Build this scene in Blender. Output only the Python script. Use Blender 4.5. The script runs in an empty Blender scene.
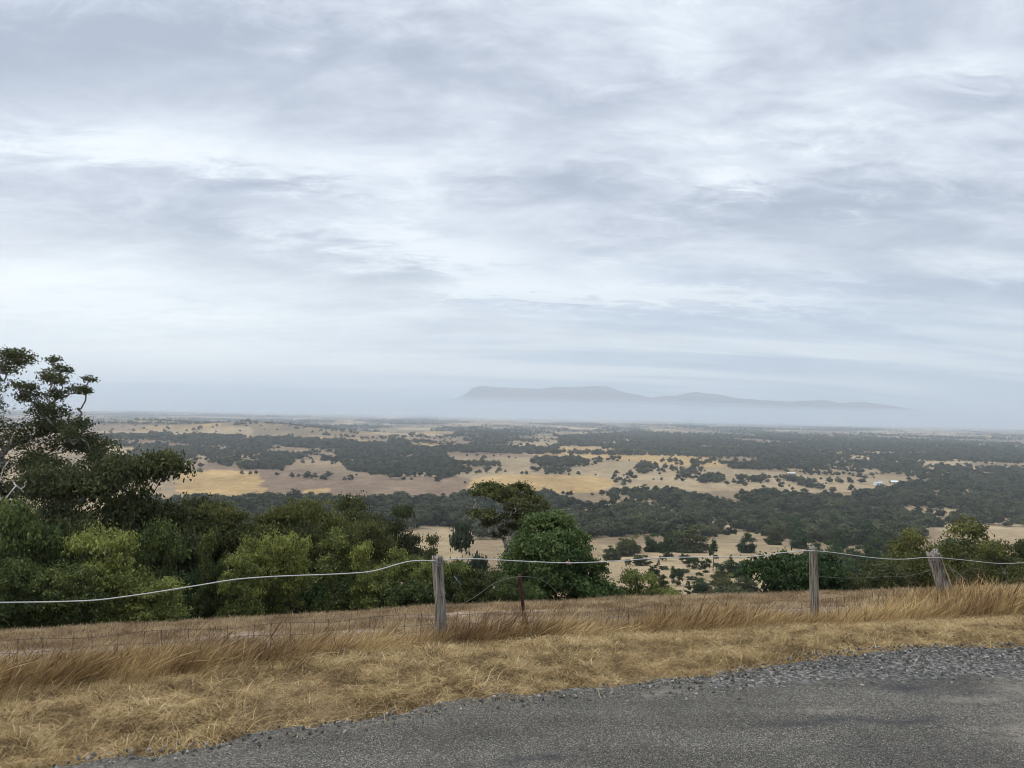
import bpy, math, random
import numpy as np
from mathutils import Vector, Matrix
rad = math.radians
random.seed(7)
RNG = np.random.default_rng(7)
SC = bpy.context.scene
COL = SC.collection

# ------------------------------------------------------------------ camera
F_PX, CX, CY = 720.0, 512.0, 384.0
PITCH, ROLL = rad(2.15), rad(1.2)
CAM = np.array([0.0, 0.0, 1.7])
fwd = np.array([0, math.cos(PITCH), math.sin(PITCH)])
up0 = np.array([0, -math.sin(PITCH), math.cos(PITCH)])
rt0 = np.array([1.0, 0, 0])
rgt = rt0 * math.cos(ROLL) + up0 * math.sin(ROLL)
upv = up0 * math.cos(ROLL) - rt0 * math.sin(ROLL)
cam_data = bpy.data.cameras.new('camera')
cam_data.sensor_fit = 'HORIZONTAL'; cam_data.sensor_width = 36.0
cam_data.lens = 36.0 * F_PX / 1024.0
cam_data.clip_start = 0.05; cam_data.clip_end = 120000.0
cam = bpy.data.objects.new('camera', cam_data); COL.objects.link(cam)
M3 = Matrix(((rgt[0], upv[0], -fwd[0]), (rgt[1], upv[1], -fwd[1]), (rgt[2], upv[2], -fwd[2])))
cam.matrix_world = Matrix.Translation(CAM.tolist()) @ M3.to_4x4()
SC.camera = cam

# ------------------------------------------------------------------ render / exposure
SC.render.engine = 'CYCLES'
cy = SC.cycles
cy.max_bounces = 5; cy.diffuse_bounces = 3; cy.glossy_bounces = 1; cy.transmission_bounces = 3
cy.transparent_max_bounces = 8; cy.volume_bounces = 2
cy.use_denoising = True; cy.denoising_prefilter = 'ACCURATE'; cy.denoising_input_passes = 'RGB_ALBEDO_NORMAL'; cy.filter_width = 1.05
cy.use_adaptive_sampling = True; cy.adaptive_threshold = 0.01
SC.view_settings.view_transform = 'Standard'; SC.view_settings.look = 'None'
SC.view_settings.exposure = 0.40; SC.view_settings.gamma = 1.0

# ------------------------------------------------------------------ node helpers
class NT:
    def __init__(self, nt): self.nt = nt; nt.nodes.clear()
    def n(self, t, **kw):
        nd = self.nt.nodes.new(t)
        for k, v in kw.items():
            if k == 'inp':
                for kk, vv in v.items():
                    if hasattr(vv, 'is_output'): self.nt.links.new(vv, nd.inputs[kk])
                    else: nd.inputs[kk].default_value = vv
            else: setattr(nd, k, v)
        return nd
    def link(self, a, b): self.nt.links.new(a, b)
    def math(self, op, a, b=0.0, c=0.0, clamp=False):
        nd = self.nt.nodes.new('ShaderNodeMath'); nd.operation = op; nd.use_clamp = clamp
        for i, v in enumerate((a, b, c)):
            if hasattr(v, 'is_output'): self.nt.links.new(v, nd.inputs[i])
            else: nd.inputs[i].default_value = v
        return nd.outputs[0]
    def mix(self, f, a, b, blend='MIX'):
        nd = self.nt.nodes.new('ShaderNodeMix'); nd.data_type = 'RGBA'; nd.blend_type = blend
        for s, v in (('Factor', f), ('A', a), ('B', b)):
            sock = [i for i in nd.inputs if i.name == s and i.enabled and (i.type == 'RGBA' or (s == 'Factor' and i.type == 'VALUE'))][0]
            if hasattr(v, 'is_output'): self.nt.links.new(v, sock)
            else: sock.default_value = (*v, 1.0) if isinstance(v, (tuple, list)) and len(v) == 3 else v
        return [o for o in nd.outputs if o.type == 'RGBA'][0]
    def mapr(self, v, a, b, c=0.0, d=1.0, smooth=True):
        nd = self.nt.nodes.new('ShaderNodeMapRange')
        nd.interpolation_type = 'SMOOTHSTEP' if smooth else 'LINEAR'
        self.nt.links.new(v, nd.inputs[0])
        for i, x in enumerate((a, b, c, d)): nd.inputs[i + 1].default_value = x
        return nd.outputs[0]
    def noise(self, vec, scale, detail=4, rough=0.55, dist=0.0):
        nd = self.nt.nodes.new('ShaderNodeTexNoise')
        if vec is not None: self.nt.links.new(vec, nd.inputs['Vector'])
        nd.inputs['Scale'].default_value = scale; nd.inputs['Detail'].default_value = detail
        nd.inputs['Roughness'].default_value = rough; nd.inputs['Distortion'].default_value = dist
        return nd.outputs[0]

# ------------------------------------------------------------------ world: overcast sky
SUN_EL, SUN_AZ = rad(52), rad(-95)      # azimuth measured from the view direction, negative is left
world = bpy.data.worlds.new('World'); SC.world = world; world.use_nodes = True
w = NT(world.node_tree)
tc = w.n('ShaderNodeTexCoord')
sx = w.n('ShaderNodeSeparateXYZ', inp={0: tc.outputs['Generated']})
zc = w.math('MAXIMUM', sx.outputs[2], 0.0)
den = w.math('ADD', zc, 0.16)
u_ = w.math('DIVIDE', sx.outputs[0], den); v_ = w.math('DIVIDE', sx.outputs[1], den)
cv = w.n('ShaderNodeCombineXYZ', inp={0: u_, 1: v_, 2: 0.0}).outputs[0]
def mapped(vec, rot, sc, loc=(0, 0, 0)):
    return w.n('ShaderNodeMapping', inp={'Vector': vec, 'Rotation': (0, 0, rot), 'Scale': sc, 'Location': loc}).outputs[0]
big = w.noise(mapped(cv, 0.35, (0.75, 1.25, 1), (3.1, 1.7, 0)), 0.62, 3, 0.5, 0.3)
mid = w.noise(mapped(cv, 0.25, (0.9, 1.5, 1), (9.2, 4.4, 0)), 2.3, 8, 0.60, 0.4)
fin = w.noise(mapped(cv, -0.45, (1.0, 1.9, 1), (1.2, 8.8, 0)), 5.5, 7, 0.64, 0.7)
s1 = w.math('MULTIPLY_ADD', big, 0.36, w.math('MULTIPLY', mid, 0.42))
s2 = w.math('MULTIPLY_ADD', fin, 0.22, s1)
yy = w.math('MAXIMUM', sx.outputs[1], 0.05)
aw = w.math('ADD', w.math('DIVIDE', sx.outputs[0], yy), w.math('MULTIPLY_ADD', mid, 0.30, -0.15))
ew = w.math('ADD', w.math('DIVIDE', sx.outputs[2], yy), w.math('MULTIPLY_ADD', fin, 0.12, -0.06))
bank = None                              # the larger cloud banks of this sky: bearing, height, width, thickness, tilt, strength
for (a0, e0, wa, we, tl, k) in [(-.13, .23, .17, .040, -.22, .15), (-.48, .36, .30, .045, -.18, .10), (-.60, .50, .45, .055, .0, -.13), (.48, .275, .26, .055, .12, -.13),
                                (.30, .335, .08, .020, .0, .12), (.46, .43, .10, .05, .25, .10), (.10, .43, .14, .03, .2, -.07), (.02, .30, .14, .03, .2, -.07), (.65, .50, .12, .03, .0, .10), (-.30, .29, .20, .022, -.15, -.08), (.02, .165, .12, .012, .0, .12), (.28, .165, .25, .014, -.02, .13), (-.55, .15, .35, .05, -.1, .12), (.60, .18, .25, .02, 0, -.10)]:
    da = w.math('SUBTRACT', aw, a0)
    de = w.math('SUBTRACT', w.math('SUBTRACT', ew, e0), w.math('MULTIPLY', da, tl))
    q = w.math('ADD', w.math('POWER', w.math('ABSOLUTE', w.math('DIVIDE', da, wa)), 2.0), w.math('POWER', w.math('ABSOLUTE', w.math('DIVIDE', de, we)), 2.0))
    gq = w.math('MULTIPLY', w.math('EXPONENT', w.math('MULTIPLY', q, -1.0)), k)
    bank = gq if bank is None else w.math('ADD', bank, gq)
fwd_m = w.mapr(sx.outputs[1], 0.15, 0.45)
s2 = w.math('ADD', s2, w.math('MULTIPLY', bank, fwd_m))
cloud_f = w.mapr(s2, 0.355, 0.665)
rampn = w.n('ShaderNodeValToRGB', inp={0: cloud_f})
els = rampn.color_ramp.elements
els[0].position = 0.0; els[0].color = (0.37, 0.42, 0.51, 1)
els[1].position = 1.0; els[1].color = (0.80, 0.85, 0.89, 1)
e = els.new(0.45); e.color = (0.535, 0.585, 0.67, 1)
e = els.new(0.78); e.color = (0.66, 0.72, 0.79, 1)
cloud = rampn.outputs[0]
# thin bright veil low on the left, bluer streaks low on the right
low = w.mapr(sx.outputs[2], 0.02, 0.26, 1.0, 0.0)
left = w.mapr(sx.outputs[0], -0.55, 0.25, 1.0, 0.0)
st = w.noise(mapped(cv, -0.06, (0.35, 1.7, 1), (2, 2, 0)), 1.3, 6, 0.55, 0.2)
blue_low = w.mix(w.mapr(st, 0.40, 0.62), (0.42, 0.52, 0.64), (0.72, 0.79, 0.83))
cream = w.mix(w.mapr(st, 0.25, 0.75), (.90, .96, .98), (1.03, 1.07, 1.04))
lowcol = w.mix(left, blue_low, cream)
cloud = w.mix(w.math('MULTIPLY', low, 0.88), cloud, lowcol)
zen = w.mapr(sx.outputs[2], 0.55, 1.0, 1.0, 2.35)   # an overcast sky is brighter overhead
cloud = w.n('ShaderNodeVectorMath', operation='SCALE', inp={0: cloud, 'Scale': w.math('MULTIPLY', zen, 9.4)}).outputs[0]
sky = w.n('ShaderNodeTexSky', sky_type='NISHITA')
sky.sun_disc = False; sky.sun_elevation = SUN_EL; sky.sun_rotation = SUN_AZ
sky.air_density = 1.0; sky.dust_density = 2.0
allc = w.mix(0.94, sky.outputs[0], cloud)
bg = w.n('ShaderNodeBackground', inp={'Color': allc, 'Strength': 0.10})
wo = w.n('ShaderNodeOutputWorld', inp={0: bg.outputs[0]})

sun_d = bpy.data.lights.new('sun', 'SUN'); sun_d.energy = 1.3; sun_d.angle = rad(24); sun_d.color = (1.0, 0.955, 0.88)
sun = bpy.data.objects.new('sun', sun_d); COL.objects.link(sun)
sdir = Vector((math.sin(SUN_AZ) * math.cos(SUN_EL), math.cos(SUN_AZ) * math.cos(SUN_EL), math.sin(SUN_EL)))
sun.rotation_euler = sdir.to_track_quat('Z', 'Y').to_euler()

# ------------------------------------------------------------------ projection helpers (to measure where things stand)
def project(x, y, z):
    dx, dy, dz = x - CAM[0], y - CAM[1], z - CAM[2]
    f = dx * fwd[0] + dy * fwd[1] + dz * fwd[2]
    return (CX + F_PX * (dx * rgt[0] + dy * rgt[1] + dz * rgt[2]) / f,
            CY - F_PX * (dx * upv[0] + dy * upv[1] + dz * upv[2]) / f)
def ray(px, py):
    return rgt * ((px - CX) / F_PX) + upv * ((CY - py) / F_PX) + fwd

# ------------------------------------------------------------------ numpy noise
_perm = np.random.default_rng(3).permutation(4096)
_vals = np.random.default_rng(4).random(4096)
def vnoise(x, y, seed=0):
    xi = np.floor(x).astype(np.int64); yi = np.floor(y).astype(np.int64)
    fx = x - xi; fy = y - yi
    fx = fx * fx * (3 - 2 * fx); fy = fy * fy * (3 - 2 * fy)
    def h(a, b): return _vals[_perm[(_perm[(a + seed * 131) & 4095] + b) & 4095]]
    return (h(xi, yi) * (1 - fx) + h(xi + 1, yi) * fx) * (1 - fy) + (h(xi, yi + 1) * (1 - fx) + h(xi + 1, yi + 1) * fx) * fy
def fbm(x, y, oct=4, seed=0, rough=0.5):
    s = 0; a = 1; t = 0
    for i in range(oct):
        s = s + a * vnoise(x * 2 ** i + 17.3 * i, y * 2 ** i - 9.1 * i, seed + i); t += a; a *= rough
    return s / t
def sstep(a, b, x):
    t = np.clip((x - a) / (b - a), 0, 1); return t * t * (3 - 2 * t)

# ------------------------------------------------------------------ terrain height
_ps = [(0, 0), (.6, -.03), (1.2, -.10), (2.8, -.6), (4.1, -.95), (5.4, -1.24), (7.7, -1.8), (12, -2.78), (16, -3.72), (20, -4.78), (26, -7.0), (34, -10.4),
       (60, -20.5), (120, -40), (180, -52), (250, -61), (400, -82), (560, -103), (900, -146), (1200, -162), (1600, -170), (2500, -174), (5000, -176), (2e5, -178)]
_lx = np.linspace(math.log(.3), math.log(2e5), 3000)
_sv = np.interp(np.exp(_lx), [p[0] for p in _ps], [p[1] for p in _ps])
_k = np.exp(-0.5 * (np.arange(-50, 51) / 20.0) ** 2); _k /= _k.sum()
_sv = np.convolve(np.pad(_sv, 50, mode='edge'), _k, mode='valid')
_sv = _sv - _sv[0] * (1 - sstep(.3, 3, np.exp(_lx)))
HILLS = []
def H(X, Y):
    X = np.asarray(X, float); Y = np.asarray(Y, float)
    ye = 4.35 + np.where(X < 0, .30, .20) * np.clip(X, -40, 40)
    s = Y - ye
    z = np.where(s <= .3, 0.0, np.interp(np.log(np.maximum(s, .3)), _lx, _sv))
    a = np.interp(Y, [60, 200, 500, 1500, 4000, 20000], [0, 1.5, 4, 7, 11, 14])
    lam = np.interp(Y, [0, 500, 3000, 20000], [160, 260, 700, 1600])
    z = z + a * 2 * (fbm(X / lam + 5.2, Y / lam * .8 + 1.4, 3, 5) - .5)
    z = z + .05 * sstep(5, 9, Y) * (fbm(X * .8, Y * .8, 3, 8) - .5) * 2
    for (hx, hy, rx, ry, hh) in HILLS:
        z = z + hh * np.exp(-((X - hx) / rx) ** 2 - ((Y - hy) / ry) ** 2)
    return z
for (px, Yh, rxp, ry, hh) in [(110, 3000, 60, 500, 30), (250, 4800, 75, 650, 62), (150, 5600, 90, 700, 40), (330, 4300, 60, 500, 10), (620, 2500, 170, 330, 9), (1000, 820, 70, 130, 12), (430, 820, 45, 90, 8), (60, 4300, 50, 900, 26)]:
    HILLS.append(((px - 512) / 720 * Yh, Yh, rxp / 720 * Yh, ry, hh))
def hit(px, py, tmin=100.0, tmax=60000.0):
    d = ray(px, py)
    t = np.exp(np.linspace(math.log(tmin), math.log(tmax), 6000))
    zz = CAM[2] + d[2] * t - H(d[0] * t, d[1] * t)
    i = int(np.argmax(zz < 0)) if (zz < 0).any() else len(t) - 1
    return float(d[0] * t[i]), float(d[1] * t[i])
def hitn(px, py):                        # near the road
    d = ray(px, py)
    t = np.linspace(1.5, 40, 6000)
    zz = CAM[2] + d[2] * t - H(d[0] * t, d[1] * t)
    i = int(np.argmax(zz < 0)) if (zz < 0).any() else len(t) - 1
    return float(d[0] * t[i]), float(d[1] * t[i])

# road edge in world metres (measured)
_ep = [hitn(*p) for p in [(78, 767), (133, 759), (200, 750), (265, 738), (340, 727), (430, 711), (500, 701), (600, 693), (680, 684), (760, 670), (820, 657), (900, 650), (1024, 648)]]
_ep = [(-40, _ep[0][1] - 22), (-12, _ep[0][1] - 7.2), (-5, _ep[0][1] - 2.3)] + _ep + [(9, _ep[-1][1] + .5), (20, _ep[-1][1] + 1.5), (40, _ep[-1][1] + 1)]
_ex = np.array([p[0] for p in _ep]); _ey = np.array([p[1] for p in _ep])
def road_edge(X): return np.interp(X, _ex, _ey)

# ------------------------------------------------------------------ object helpers
def tag(o, label=None, cat=None, group=None, kind=None):
    if label: o['label'] = label
    if cat: o['category'] = cat
    if group: o['group'] = group
    if kind: o['kind'] = kind
    return o
def empty(name, loc, label, cat, group=None, rz=0.0, sc=(1, 1, 1)):
    o = bpy.data.objects.new(name, None); COL.objects.link(o)
    o.location = loc; o.rotation_euler = (0, 0, rz); o.scale = sc; o.empty_display_size = .2
    return tag(o, label, cat, group)
def mesh_np(name, V, Fs, mat, smooth=False, attrs=None, mats=None, mi=None):
    """V (n,3); Fs (m,k) with equal k; attrs {name: per-vertex float array or (n,4)}"""
    me = bpy.data.meshes.new(name)
    V = np.asarray(V, np.float32); Fs = np.asarray(Fs, np.int32)
    m, k = Fs.shape
    me.vertices.add(len(V)); me.vertices.foreach_set('co', V.ravel())
    me.loops.add(m * k); me.loops.foreach_set('vertex_index', Fs.ravel())
    me.polygons.add(m); me.polygons.foreach_set('loop_start', np.arange(0, m * k, k, dtype=np.int32))
    me.update(calc_edges=True)
    if smooth: me.polygons.foreach_set('use_smooth', np.ones(m, bool))
    for a, arr in (attrs or {}).items():
        arr = np.asarray(arr, np.float32)
        if arr.ndim == 2:
            at = me.attributes.new(a, 'FLOAT_COLOR', 'POINT'); at.data.foreach_set('color', arr.ravel())
        else:
            at = me.attributes.new(a, 'FLOAT', 'POINT'); at.data.foreach_set('value', arr)
    if mat: me.materials.append(mat)
    me.validate(); return me
def link(name, me, parent=None):
    o = bpy.data.objects.new(name, me); COL.objects.link(o)
    if parent: o.parent = parent
    return o
def tube(P, R, sides=6, cap=True):
    """tube along polyline P (n,3) with radii R -> V,F(quads)"""
    P = np.asarray(P, float); R = np.broadcast_to(np.asarray(R, float), (len(P),))
    T = np.gradient(P, axis=0); T /= np.linalg.norm(T, axis=1)[:, None] + 1e-9
    ref = np.array([0, 0, 1.0]) if abs(T[0][2]) < .9 else np.array([1.0, 0, 0])
    A = np.cross(T, ref); A /= np.linalg.norm(A, axis=1)[:, None] + 1e-9
    B = np.cross(T, A)
    th = np.linspace(0, 2 * math.pi, sides, endpoint=False)
    V = (P[:, None, :] + R[:, None, None] * (np.cos(th)[None, :, None] * A[:, None, :] + np.sin(th)[None, :, None] * B[:, None, :])).reshape(-1, 3)
    n = len(P); Fq = []
    for i in range(n - 1):
        for j in range(sides):
            k = (j + 1) % sides
            Fq.append((i * sides + j, i * sides + k, (i + 1) * sides + k, (i + 1) * sides + j))
    return V, np.array(Fq)
def join(parts):
    V = []; Fl = []; o = 0
    for v, f in parts:
        V.append(v); Fl.append(np.asarray(f) + o); o += len(v)
    return np.concatenate(V), np.concatenate(Fl)

# ------------------------------------------------------------------ materials
def new_mat(name):
    m = bpy.data.materials.new(name); m.use_nodes = True
    return m, NT(m.node_tree)
def finish(t, col, rough=.9, bump=None, bstr=.4, bdist=.02, spec=.2):
    b = t.n('ShaderNodeBsdfPrincipled')
    if hasattr(col, 'is_output'): t.link(col, b.inputs['Base Color'])
    else: b.inputs['Base Color'].default_value = (*col, 1)
    if hasattr(rough, 'is_output'): t.link(rough, b.inputs['Roughness'])
    else: b.inputs['Roughness'].default_value = rough
    b.inputs['Specular IOR Level'].default_value = spec
    if bump is not None:
        bp = t.n('ShaderNodeBump', inp={'Strength': bstr, 'Distance': bdist, 'Height': bump})
        t.link(bp.outputs[0], b.inputs['Normal'])
    t.n('ShaderNodeOutputMaterial', inp={0: b.outputs[0]})
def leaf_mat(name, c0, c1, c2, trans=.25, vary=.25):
    """c0 old leaf, c1 typical, c2 young leaf; the 'tone' attribute is leaf age plus light painted towards the crown top"""
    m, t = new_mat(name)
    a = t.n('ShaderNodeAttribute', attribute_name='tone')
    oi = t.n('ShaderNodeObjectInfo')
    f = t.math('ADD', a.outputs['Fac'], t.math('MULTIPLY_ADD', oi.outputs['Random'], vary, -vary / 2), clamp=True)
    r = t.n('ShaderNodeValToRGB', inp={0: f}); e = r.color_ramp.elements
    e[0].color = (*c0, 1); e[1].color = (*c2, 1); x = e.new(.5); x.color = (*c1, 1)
    d = t.n('ShaderNodeBsdfPrincipled', inp={'Base Color': r.outputs[0], 'Roughness': .62, 'Specular IOR Level': .18})
    tr = t.n('ShaderNodeBsdfTranslucent', inp={'Color': r.outputs[0]})
    mx = t.n('ShaderNodeMixShader', inp={0: trans, 1: d.outputs[0], 2: tr.outputs[0]})
    t.n('ShaderNodeOutputMaterial', inp={0: mx.outputs[0]})
    return m
L_GUM = leaf_mat('gum_leaves', (.030, .037, .016), (.062, .074, .030), (.125, .135, .045))
L_OLIVE = leaf_mat('olive_leaves', (.045, .052, .020), (.095, .104, .034), (.19, .19, .05))
L_SAP = leaf_mat('sapling_leaves', (.026, .038, .015), (.100, .126, .038), (.30, .32, .085), vary=.45)
L_SAPD = leaf_mat('dark_bush_leaves', (.022, .036, .014), (.060, .084, .028), (.17, .20, .06))  # darker greens than the sapling leaves
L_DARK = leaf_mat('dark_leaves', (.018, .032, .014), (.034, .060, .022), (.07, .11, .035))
L_BRIGHT = leaf_mat('bright_leaves', (.024, .050, .014), (.070, .112, .034), (.19, .23, .075), vary=0)
L_TEAL = leaf_mat('bluish_leaves', (.040, .055, .036), (.075, .098, .062), (.12, .15, .09))
L_WOOD = leaf_mat('woodland_leaves', (.015, .020, .011), (.043, .053, .026), (.110, .118, .058), trans=.12, vary=.95)
def bark_mat(name, a, b, sc=6):
    m, t = new_mat(name)
    g = t.n('ShaderNodeTexCoord')
    mp = t.n('ShaderNodeMapping', inp={'Vector': g.outputs['Object'], 'Scale': (1, 1, .25)}).outputs[0]
    n = t.noise(mp, sc, 5, .6); finish(t, t.mix(t.mapr(n, .35, .65), a, b), .85, n, .5, .03)
    return m
B_DARK = bark_mat('dark_bark', (.035, .028, .022), (.11, .09, .075))
B_GREY = bark_mat('grey_bark', (.09, .078, .065), (.30, .27, .24))
B_PALE = bark_mat('pale_bark', (.28, .25, .22), (.60, .57, .53))

# ------------------------------------------------------------------ the ground sheet
def inpoly(px, py, poly):
    px = np.asarray(px); py = np.asarray(py); ins = np.zeros(px.shape, bool)
    n = len(poly); j = n - 1
    for i in range(n):
        xi, yi = poly[i]; xj, yj = poly[j]
        c = ((yi > py) != (yj > py)) & (px < (xj - xi) * (py - yi) / ((yj - yi) + 1e-12) + xi)
        ins ^= c; j = i
    return ins
# paddocks: outlines surveyed from the photograph, kept as world-plane polygons
def survey(poly, tmin=100.0): return [hit(x, y, tmin) for x, y in poly]
GOLD = [survey(p) for p in [
    [(178, 472), (215, 470), (258, 472), (263, 480), (257, 490), (240, 496), (205, 495), (176, 492)],
    [(258, 484), (266, 489), (262, 497), (256, 494)],
    [(470, 479), (500, 475), (560, 475), (600, 477), (618, 483), (600, 492), (500, 494), (468, 489)],
    [(535, 449), (580, 447), (640, 450), (700, 456), (735, 464), (720, 468), (650, 463), (600, 459), (540, 456)],
    [(305, 490), (330, 488), (322, 499), (300, 502)]]]
TAN = [survey(p) for p in [
    [(95, 441), (132, 447), (125, 460), (112, 478), (90, 475)],
    [(600, 545), (770, 543), (830, 560), (830, 610), (600, 610)],
    [(390, 533), (450, 527), (475, 530), (460, 560), (400, 560)],
    [(930, 525), (975, 525), (1060, 532), (1060, 560), (1000, 552)],
    [(500, 462), (640, 462), (800, 474), (935, 482), (880, 492), (640, 492), (460, 482)]]]
PINK = [survey(p) for p in [[(180, 464), (250, 462), (330, 474), (470, 478), (470, 497), (265, 497), (262, 478), (190, 470)]]]

GY = np.concatenate([np.linspace(-60, 1.5, 24), np.arange(1.8, 26, .16), np.exp(np.linspace(math.log(26.3), math.log(700), 190))])
offs = np.arange(178 / 700 * 720, 3.0, -.8); GY = np.concatenate([GY, 720 * 178 / offs[1:], [50000]])
gu = np.concatenate([-np.array([4, 3, 2.2, 1.6, 1.2, 1.0, .9, .84]), np.linspace(-.8, .8, 541), np.array([.84, .9, 1.0, 1.2, 1.6, 2.2, 3, 4])])
UU, YY = np.meshgrid(gu, GY)
XX = UU * (np.maximum(YY, 0) + 40)
ZZ = H(XX, YY)
road_in = (YY < road_edge(XX) + np.interp(XX, [-2, 0, 2], [.10, .0, -.05]))
ZZ = ZZ - np.where(road_in, .05, 0.0)
def ground_colour(X, Y):
    shp = X.shape
    c = np.zeros(shp + (4,)); c[..., 3] = 1
    n1 = fbm(X / 40, Y / 60, 4, 11)[..., None]; n2 = fbm(X / 260, Y / 500, 3, 21)[..., None]
    base = np.array([.240, .178, .108]); pale = np.array([.345, .262, .155]); gold = np.array([.410, .278, .125]); pink = np.array([.225, .158, .105])
    c[..., :3] = base + (pale - base) * sstep(.35, .65, n2) * .8
    # far paddocks: straight sided blocks of different crops
    ang = .35; Xr = X * math.cos(ang) + Y * math.sin(ang); Yr = -X * math.sin(ang) + Y * math.cos(ang)
    cw, ch = 420.0, 520.0
    row = np.floor(Yr / ch + .3 * (fbm(X / 900, Y / 900, 2, 31) - .5))
    colm = np.floor(Xr / (cw * (1 + .7 * _vals[(row.astype(np.int64) * 37) & 4095])) + row * .37)
    rnd = _vals[_perm[(_perm[(colm.astype(np.int64)) & 4095] + row.astype(np.int64)) & 4095]][..., None]
    far = sstep(2300, 3000, Y)[..., None]
    pc = np.where(rnd < .3, base * .95, np.where(rnd < .55, pale, np.where(rnd < .7, gold * .80, np.where(rnd < .85, pink, pale * 1.12))))
    c[..., :3] = c[..., :3] * (1 - far) + pc * far
    wx = X + 14 * (fbm(X / 30, Y / 30, 3, 41) - .5) * np.clip(Y / 1500, .2, 1.5); wy = Y + 40 * (fbm(X / 40, Y / 40, 3, 43) - .5) * np.clip(Y / 1500, .1, 1.5)
    for p in TAN:
        m = inpoly(wx, wy, p)[..., None]; c[..., :3] = np.where(m, pale * (.86 + .2 * n1), c[..., :3])
    for p in PINK:
        m = inpoly(wx, wy, p)[..., None]; c[..., :3] = np.where(m, pink * (.9 + .5 * (n1 - .4)), c[..., :3])
    for p in GOLD:
        m = inpoly(wx, wy, p)[..., None]; c[..., :3] = np.where(m, gold * (.92 + .16 * n1), c[..., :3])
    # far scattered timber reads as dark bands on the plain
    wv = fbm(X / 900 + 3, Y / 1500 + 8, 5, 51, .6)[..., None]
    bush = sstep(.51, .55, wv) * sstep(3600, 5200, Y)[..., None]
    bush = np.maximum(bush, sstep(.53, .58, fbm(X / 260 + 9, Y / 800, 4, 52, .6))[..., None] * sstep(3400, 6000, Y)[..., None] * .9)
    bush = np.maximum(bush, sstep(.50, .56, wv) * sstep(3000, 4500, Y)[..., None] * sstep(.05, .5, X / np.maximum(Y, 1))[..., None])
    c[..., :3] = c[..., :3] * (1 - bush * .85) + np.array([.055, .062, .045]) * bush * .85
    # home paddock beyond the fence
    ye = 4.35 + np.where(X < 0, .30, .20) * np.clip(X, -40, 40); s = Y - ye
    near = (1 - sstep(110, 170, Y))[..., None]
    a = fbm(X / 2.2, Y / 1.6, 4, 61)[..., None]; b = fbm(X / .9, Y / .5, 4, 71)[..., None]
    nc = np.array([.20, .140, .095]) + np.array([.19, .155, .115]) * sstep(.35, .65, a)
    nc = nc * (.8 + .4 * b)
    tr = (np.exp(-((s - 7.9 - .5 * (fbm(X / 3, Y / 3, 2, 81) - .5) * 2) / .9) ** 2))[..., None] * sstep(.3, .55, b)
    nc = nc * (1 - tr * .75) + np.array([.30, .265, .225]) * tr * .75
    verge = (1 - sstep(1.4, 2.6, s))[..., None]
    vc = np.array([.235, .165, .088]) * (.45 + 1.0 * b)
    nc = nc * (1 - verge) + vc * verge
    litter_shade = (sstep(25, 29, Y) * (1 - sstep(110, 170, Y)))[..., None] * .8  # leaf litter under the near trees, with their shade painted in
    nc = nc * (1 - litter_shade) + np.array([.085, .066, .045]) * litter_shade
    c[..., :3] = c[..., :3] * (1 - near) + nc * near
    mid_ = sstep(110, 200, Y)[..., None]
    c[..., :3] *= 1 + mid_ * (.34 * (fbm(X / 22 + 4, Y / 45, 5, 63, .6)[..., None] - .5) + .30 * (fbm(X / 120, Y / 320, 4, 64)[..., None] - .5)) * 1.6
    return np.clip(c, .01, .8)
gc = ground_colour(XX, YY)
nr, ncn = XX.shape
ii = np.arange(nr * ncn).reshape(nr, ncn)
Fg = np.stack([ii[:-1, :-1], ii[:-1, 1:], ii[1:, 1:], ii[1:, :-1]], -1).reshape(-1, 4)
m_ground, t = new_mat('dry_ground')
a = t.n('ShaderNodeAttribute', attribute_name='soil')
g = t.n('ShaderNodeNewGeometry')
nA = t.noise(g.outputs['Position'], 9.0, 8, .65); nB = t.noise(g.outputs['Position'], .08, 9, .6)
mulA = t.mapr(nA, .3, .7, .62, 1.30); mulB = t.mapr(nB, .3, .7, .82, 1.16)
nC = t.noise(g.outputs['Position'], 75.0, 4, .7)
mm = t.math('MULTIPLY', t.math('MULTIPLY', mulA, mulB), t.mapr(nC, .3, .7, .62, 1.38))
cc = t.n('ShaderNodeVectorMath', operation='SCALE', inp={0: a.outputs['Color'], 'Scale': mm}).outputs[0]
finish(t, cc, .95, nA, .6, .03, .05)
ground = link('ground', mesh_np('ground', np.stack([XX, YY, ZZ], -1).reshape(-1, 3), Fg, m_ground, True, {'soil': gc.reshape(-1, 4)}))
tag(ground, kind='structure')

# ------------------------------------------------------------------ road
rx = np.concatenate([np.arange(-40, -4, .5), np.arange(-4, 7.5, .04), np.arange(7.5, 40, .5)])
rq = np.concatenate([np.arange(0, 3.6, .035), np.arange(3.6, 12, .4)])       # distance back from the edge
RX, RQ = np.meshgrid(rx, rq)
edge_j = .26 * (fbm(rx * 1.3, rx * 0 + 3, 4, 91) - .5) + .12 * (fbm(rx * 9, rx * 0 + 3, 3, 92) - .5)
RE = (road_edge(rx) + edge_j + np.interp(rx, [-2, 0, 2], [.13, .09, .05]))[None, :] + 0 * RQ
RY = RE - RQ
RZ = H(RX, RY) + .012 - .022 * (1 - sstep(0, .06, RQ)) + .010 * sstep(.0, .5, RQ)
RZ += .006 * (fbm(RX * 1.5, RY * 1.5, 3, 95) - .5)
def spot(px, py, wx, wy, ang=0.0):
    X0, Y0 = hitn(px, py); dx = RX - X0; dy = RY - Y0
    a = dx * math.cos(ang) + dy * math.sin(ang); b = -dx * math.sin(ang) + dy * math.cos(ang)
    return np.exp(-(a / wx) ** 2 - (b / wy) ** 2)
stain = np.zeros_like(RX); wob = .035 * (fbm(RX * 2.5, RY * 2.5, 3, 99) - .5) * 2
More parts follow.
